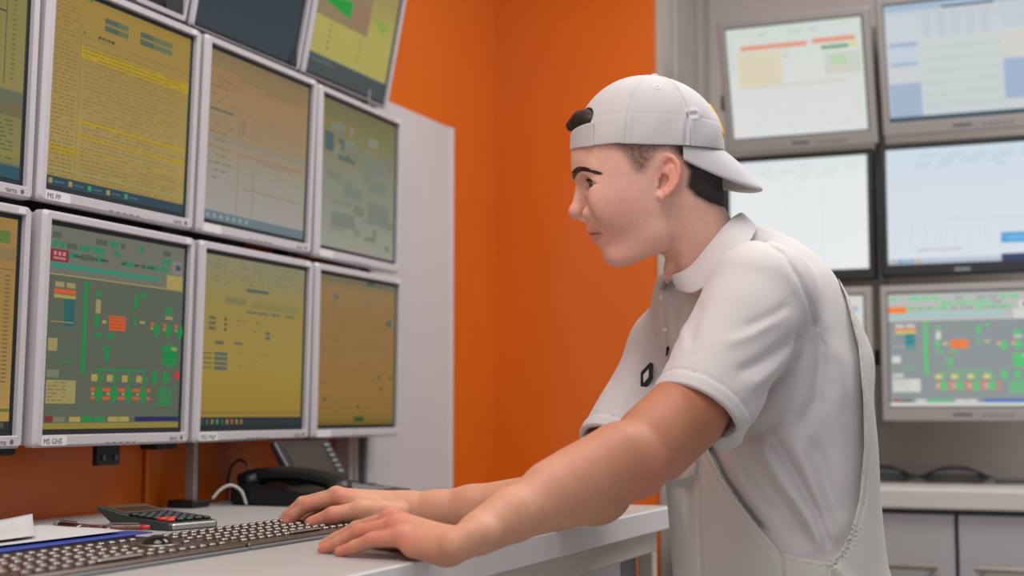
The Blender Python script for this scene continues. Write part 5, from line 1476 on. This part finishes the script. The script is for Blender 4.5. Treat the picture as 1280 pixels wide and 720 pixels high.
# ---- calculator
cal_o = np.array([-1.168, 1.662]); dl = np.array([-0.978, 0.208])
ang = math.atan2(dl[1], dl[0])
cal = thing('calculator', 'dark grey desk calculator with tilted display and red keys', 'calculator', (cal_o[0], cal_o[1], DT + 0.0002), (0, 0, ang))
M_calc = mat('charcoal_plastic', (52, 60, 62), rough=0.45)
M_calk = mat('dark_keys', (26, 30, 32), rough=0.4)
L_, W_ = 0.152, 0.088
b = MB(); prof = [(0, 0), (0, 0.009), (0.006, 0.011), (0.090, 0.016), (0.098, 0.018), (L_, 0.028), (L_, 0.023), (0.12, 0.006), (0.11, 0)]
va = [b.bm.verts.new((x, -W_ / 2, z)) for x, z in prof]; vb = [b.bm.verts.new((x, W_ / 2, z)) for x, z in prof]
n = len(prof); b.bm.faces.new(va); b.bm.faces.new(vb[::-1])
for i in range(n): b.bm.faces.new((va[i], vb[i], vb[(i + 1) % n], va[(i + 1) % n]))
bmesh.ops.bevel(b.bm, geom=list(b.bm.edges), offset=0.0015, segments=1, affect='EDGES')
b.build('case', M_calc, cal)
MB().box(-0.0025, 0.004, -W_ / 2 + 0.004, W_ / 2 - 0.004, 0.001, 0.0095, bev=0.002).build('front_trim', mat('silver_trim', (170, 168, 166), rough=0.3, metal=0.7), cal)
sl = (0.016 - 0.011) / (0.090 - 0.006)
ck = MB(); ck.box(-0.0054, 0.0054, -0.0060, 0.0060, 0, 0.004, bev=0.0012); CK = ck.mesh('key')
ckr = CK.copy(); CK.materials.append(M_calk); ckr.materials.append(mat('red_keys', (196, 52, 40), rough=0.45))
for i in range(6):
    for j in range(5):
        x = 0.013 + i * 0.0145; y = -W_ / 2 + 0.011 + j * 0.0165
        link('key', ckr if (i, j) in ((0, 4), (1, 4), (1, 3)) else CK, None, cal, (x, y, 0.0110 + sl * x), (0, -math.atan(sl), 0))
an = math.atan2(0.028 - 0.018, L_ - 0.098)
dp = thing.__name__ and MB()
Md = Matrix.Translation((0.098, 0, 0.018)) @ Matrix.Rotation(-an, 4, 'Y')
dp.box(0.005, 0.050, -W_ / 2 + 0.008, W_ / 2 - 0.008, -0.001, 0.0012, M=Md); disp = dp.build('display', mat('olive_lcd', (96, 84, 62), rough=0.25, coat=0.3), cal)
dq = MB(); dq.box(0.012, 0.032, -W_ / 2 + 0.014, W_ / 2 - 0.014, 0.001, 0.0018, M=Md); dq.build('lcd', mat('brown_lcd', (74, 48, 38), rough=0.2), disp)
# ---- papers on a blue folder
def sheet(name, pts, m, parent, z0, curl, thick=0.0006, n=14, seed=0, amp=0.0):
    """four corners (x, y) -> gently curled sheet"""
    P = [np.array(p, float) for p in pts]; rr = random.Random(seed); V = []; Q = []
    for i in range(n + 1):
        for j in range(n + 1):
            u, v = i / n, j / n
            p = P[0] * (1 - u) * (1 - v) + P[1] * u * (1 - v) + P[2] * u * v + P[3] * (1 - u) * v
            V.append((p[0], p[1], z0 + curl(u, v) + amp * math.sin(7 * u + 3 * v) * math.sin(5 * v)))
    for i in range(n):
        for j in range(n): a = i * (n + 1) + j; Q.append((a, a + n + 1, a + n + 2, a + 1))
    me = np_mesh(name, np.array(V), np.array(Q)); me.materials.append(m)
    o = link(name, me, None, parent); s = o.modifiers.new('thick', 'SOLIDIFY'); s.thickness = thick; s.offset = 1
    return o
M_blue = mat('blue_card', (38, 62, 150), rough=0.5)
M_paper = mat('white_paper', (196, 194, 196), rough=0.8)
fo = thing('folder', 'blue card folder under loose papers beside the steel keyboard', 'folder', (0, 0, DT + 0.0003))
FP = [(-1.125, 1.05), (-1.115, 1.515), (-1.34, 1.53), (-1.36, 1.05)]
sheet('lower_cover', FP, M_blue, fo, 0.0002, lambda u, v: 0.0, 0.0018)
sheet('upper_cover', [(-1.128, 1.05), (-1.120, 1.505), (-1.34, 1.52), (-1.36, 1.05)], M_blue, fo, 0.0062, lambda u, v: 0.002 * u * (1 - v), 0.0014)
MB().box(-1.335, -1.135, 1.06, 1.49, 0.0022, 0.0060).build('filed_pages', M_paper, fo)
pz = DT + 0.0105
for k, (lab, pts, cu) in enumerate((('flat white sheet lowest of the loose papers on the blue folder', [(-1.158, 1.05), (-1.142, 1.478), (-1.30, 1.51), (-1.34, 1.05)], lambda u, v: 0.002 * u),
        ('white sheet with its far corner curled upwards, topmost on the folder', [(-1.150, 1.05), (-1.172, 1.35), (-1.295, 1.485), (-1.36, 1.06)], lambda u, v: 0.002 + 0.013 * (max(0, u - 0.35) / 0.65) ** 2 * (v ** 3)))):
    p = thing('paper_sheet', lab, 'paper', (0, 0, pz + 0.003 * k), group='loose papers on the folder'); sheet('page', pts, M_paper, p, 0.0, cu, 0.0005, seed=k, amp=0.0008)
# ---- pens behind the papers
def pen(lab, p0, p1, body_rgb, clip):
    t = thing('pen', lab, 'pen', (p0[0], p0[1], DT + 0.0052), group='pens behind the papers')
    d = Vector((p1[0] - p0[0], p1[1] - p0[1], 0)); L = d.length; t.rotation_euler = (0, 0, math.atan2(d.y, d.x))
    MB().cyl((0.012, 0, 0), (L - 0.012, 0, 0), 0.0038, n=12).build('barrel', mat('pen_' + clip, body_rgb, rough=0.3), t, True)
    MB().cyl((0, 0, 0), (0.012, 0, 0), 0.0012, 0.0046, n=12).build('tip', M_key, t, True)
    MB().cyl((L - 0.012, 0, 0), (L, 0, 0), 0.0040, 0.0030, n=12).build('cap_end', mat('pen_end_' + clip, (196, 48, 50) if clip == 'red' else (150, 146, 142), rough=0.3), t, True)
    MB().box(L - 0.055, L - 0.014, -0.0014, 0.0014, 0.0046, 0.0062).build('clip', M_key, t)
pen('slim brown pen lying behind the loose papers', (-1.235, 1.566), (-1.365, 1.612), (92, 40, 30), 'brown')
pen('dull pen with a red end poking out from behind the papers', (-1.300, 1.570), (-1.205, 1.612), (120, 84, 78), 'red')
# ---- telephone
ph = thing('telephone', 'black desk telephone with tilted display and handset under the last monitor', 'telephone', (-1.205, 2.115, DT + 0.0002), (0, 0, 0))
M_ph = mat('black_phone_plastic', (8, 10, 12), rough=0.4)
M_phg = mat('grey_phone_keys', (120, 124, 124), rough=0.45)
# local: +x towards the room, +y along the wall; base wedge rises towards the wall
b = MB(); pr = [(0, 0), (0, 0.018), (-0.055, 0.022), (-0.185, 0.038), (-0.21, 0.034), (-0.21, 0)]
va = [b.bm.verts.new((x, 0.0, z)) for x, z in pr]; vb = [b.bm.verts.new((x, 0.295, z)) for x, z in pr]
n = len(pr); b.bm.faces.new(va); b.bm.faces.new(vb[::-1])
for i in range(n): b.bm.faces.new((va[i], vb[i], vb[(i + 1) % n], va[(i + 1) % n]))
bmesh.ops.bevel(b.bm, geom=list(b.bm.edges), offset=0.004, segments=2, affect='EDGES')
base = b.build('base', M_ph, ph)
MB().box(-0.001, 0.002, 0.085, 0.27, 0.004, 0.020, bev=0.001).build('front_trim', mat('dark_green_trim', (70, 84, 82), rough=0.4), base)
pk = MB(); pk.box(-0.006, 0.006, -0.008, 0.008, 0, 0.004, bev=0.001); PK = pk.mesh('key'); PK.materials.append(M_phg)
for i in range(5):
    for j in range(4):
        x = -0.020 - i * 0.021; z = 0.0185 + 0.004 * min(1, -x / 0.055) + max(0, (-x - 0.055)) * 0.12
        link('key', PK, None, ph, (x, 0.150 + j * 0.024, z), (0, math.atan(0.2), 0))
MB().box(-0.150, -0.010, 0.100, 0.132, 0.030, 0.034, bev=0.001, M=None).bm.free()
# display panel leaning back
Mp = Matrix.Translation((-0.132, 0.180, 0.034)) @ Matrix.Rotation(math.radians(-33), 4, 'Y')
d = MB(); d.box(-0.007, 0.007, -0.098, 0.098, 0.0, 0.086, bev=0.004, seg=2, M=Mp); dpn = d.build('display_panel', mat('dark_teal_plastic', (24, 36, 42), rough=0.35), ph)
d = MB(); d.box(0.0065, 0.0078, -0.075, 0.052, 0.016, 0.072, M=Mp); d.build('screen', mat('phone_screen_glass', (38, 48, 40), rough=0.3, coat=0.2), dpn)
for j in range(6):
    d = MB(); d.box(0.0068, 0.0090, 0.068, 0.086, 0.012 + j * 0.0115, 0.019 + j * 0.0115, bev=0.001, M=Mp); d.build('soft_key', M_phg, dpn)
# handset on its cradle along the left flank
hs = MB(); pts = catmull([(-0.208, 0.038, 0.038), (-0.185, 0.038, 0.047), (-0.130, 0.038, 0.054), (-0.070, 0.038, 0.051), (-0.020, 0.038, 0.040), (-0.002, 0.038, 0.032)], 6)
hs.tube(pts, 0.0155, 12, [0.85 + 0.15 * abs(2 * i / (len(pts) - 1) - 1) for i in range(len(pts))])
h = hs.build('handset', M_ph, ph, True)
MB().cyl((-0.188, 0.038, 0.032), (-0.188, 0.038, 0.054), 0.026, 0.021, n=20).build('earpiece', M_ph, h, True)
MB().cyl((-0.014, 0.038, 0.016), (-0.014, 0.038, 0.044), 0.026, 0.021, n=20).build('mouthpiece', M_ph, h, True)
MB().box(-0.208, -0.004, 0.006, 0.072, 0.006, 0.024, bev=0.006, seg=2).build('cradle', M_ph, ph)
# ---- cables
gc = thing('white_cable', 'pale grey cable looping from the pole base to the telephone', 'cable', (-1.40, 2.055, DT))
MB().tube(catmull([(-0.014, 0.008, 0.014), (-0.004, 0.020, 0.030), (0.008, 0.032, 0.036), (0.020, 0.044, 0.026), (0.025, 0.050, 0.008), (0.026, 0.052, 0.003)], 7), 0.0026, 8).build('cable', mat('pale_cable', (176, 174, 170), rough=0.5), gc, True)
bc_ = thing('telephone_cable', 'thin black cable arching up behind the telephone handset', 'cable', (-1.40, 2.17, DT))
MB().tube(catmull([(0.0, -0.01, 0.046), (-0.012, -0.005, 0.068), (-0.032, 0.0, 0.076), (-0.052, 0.004, 0.062), (-0.06, 0.006, 0.03), (-0.06, 0.006, 0.003)], 7), 0.0024, 8).build('cable', M_blackcable, bc_, True)
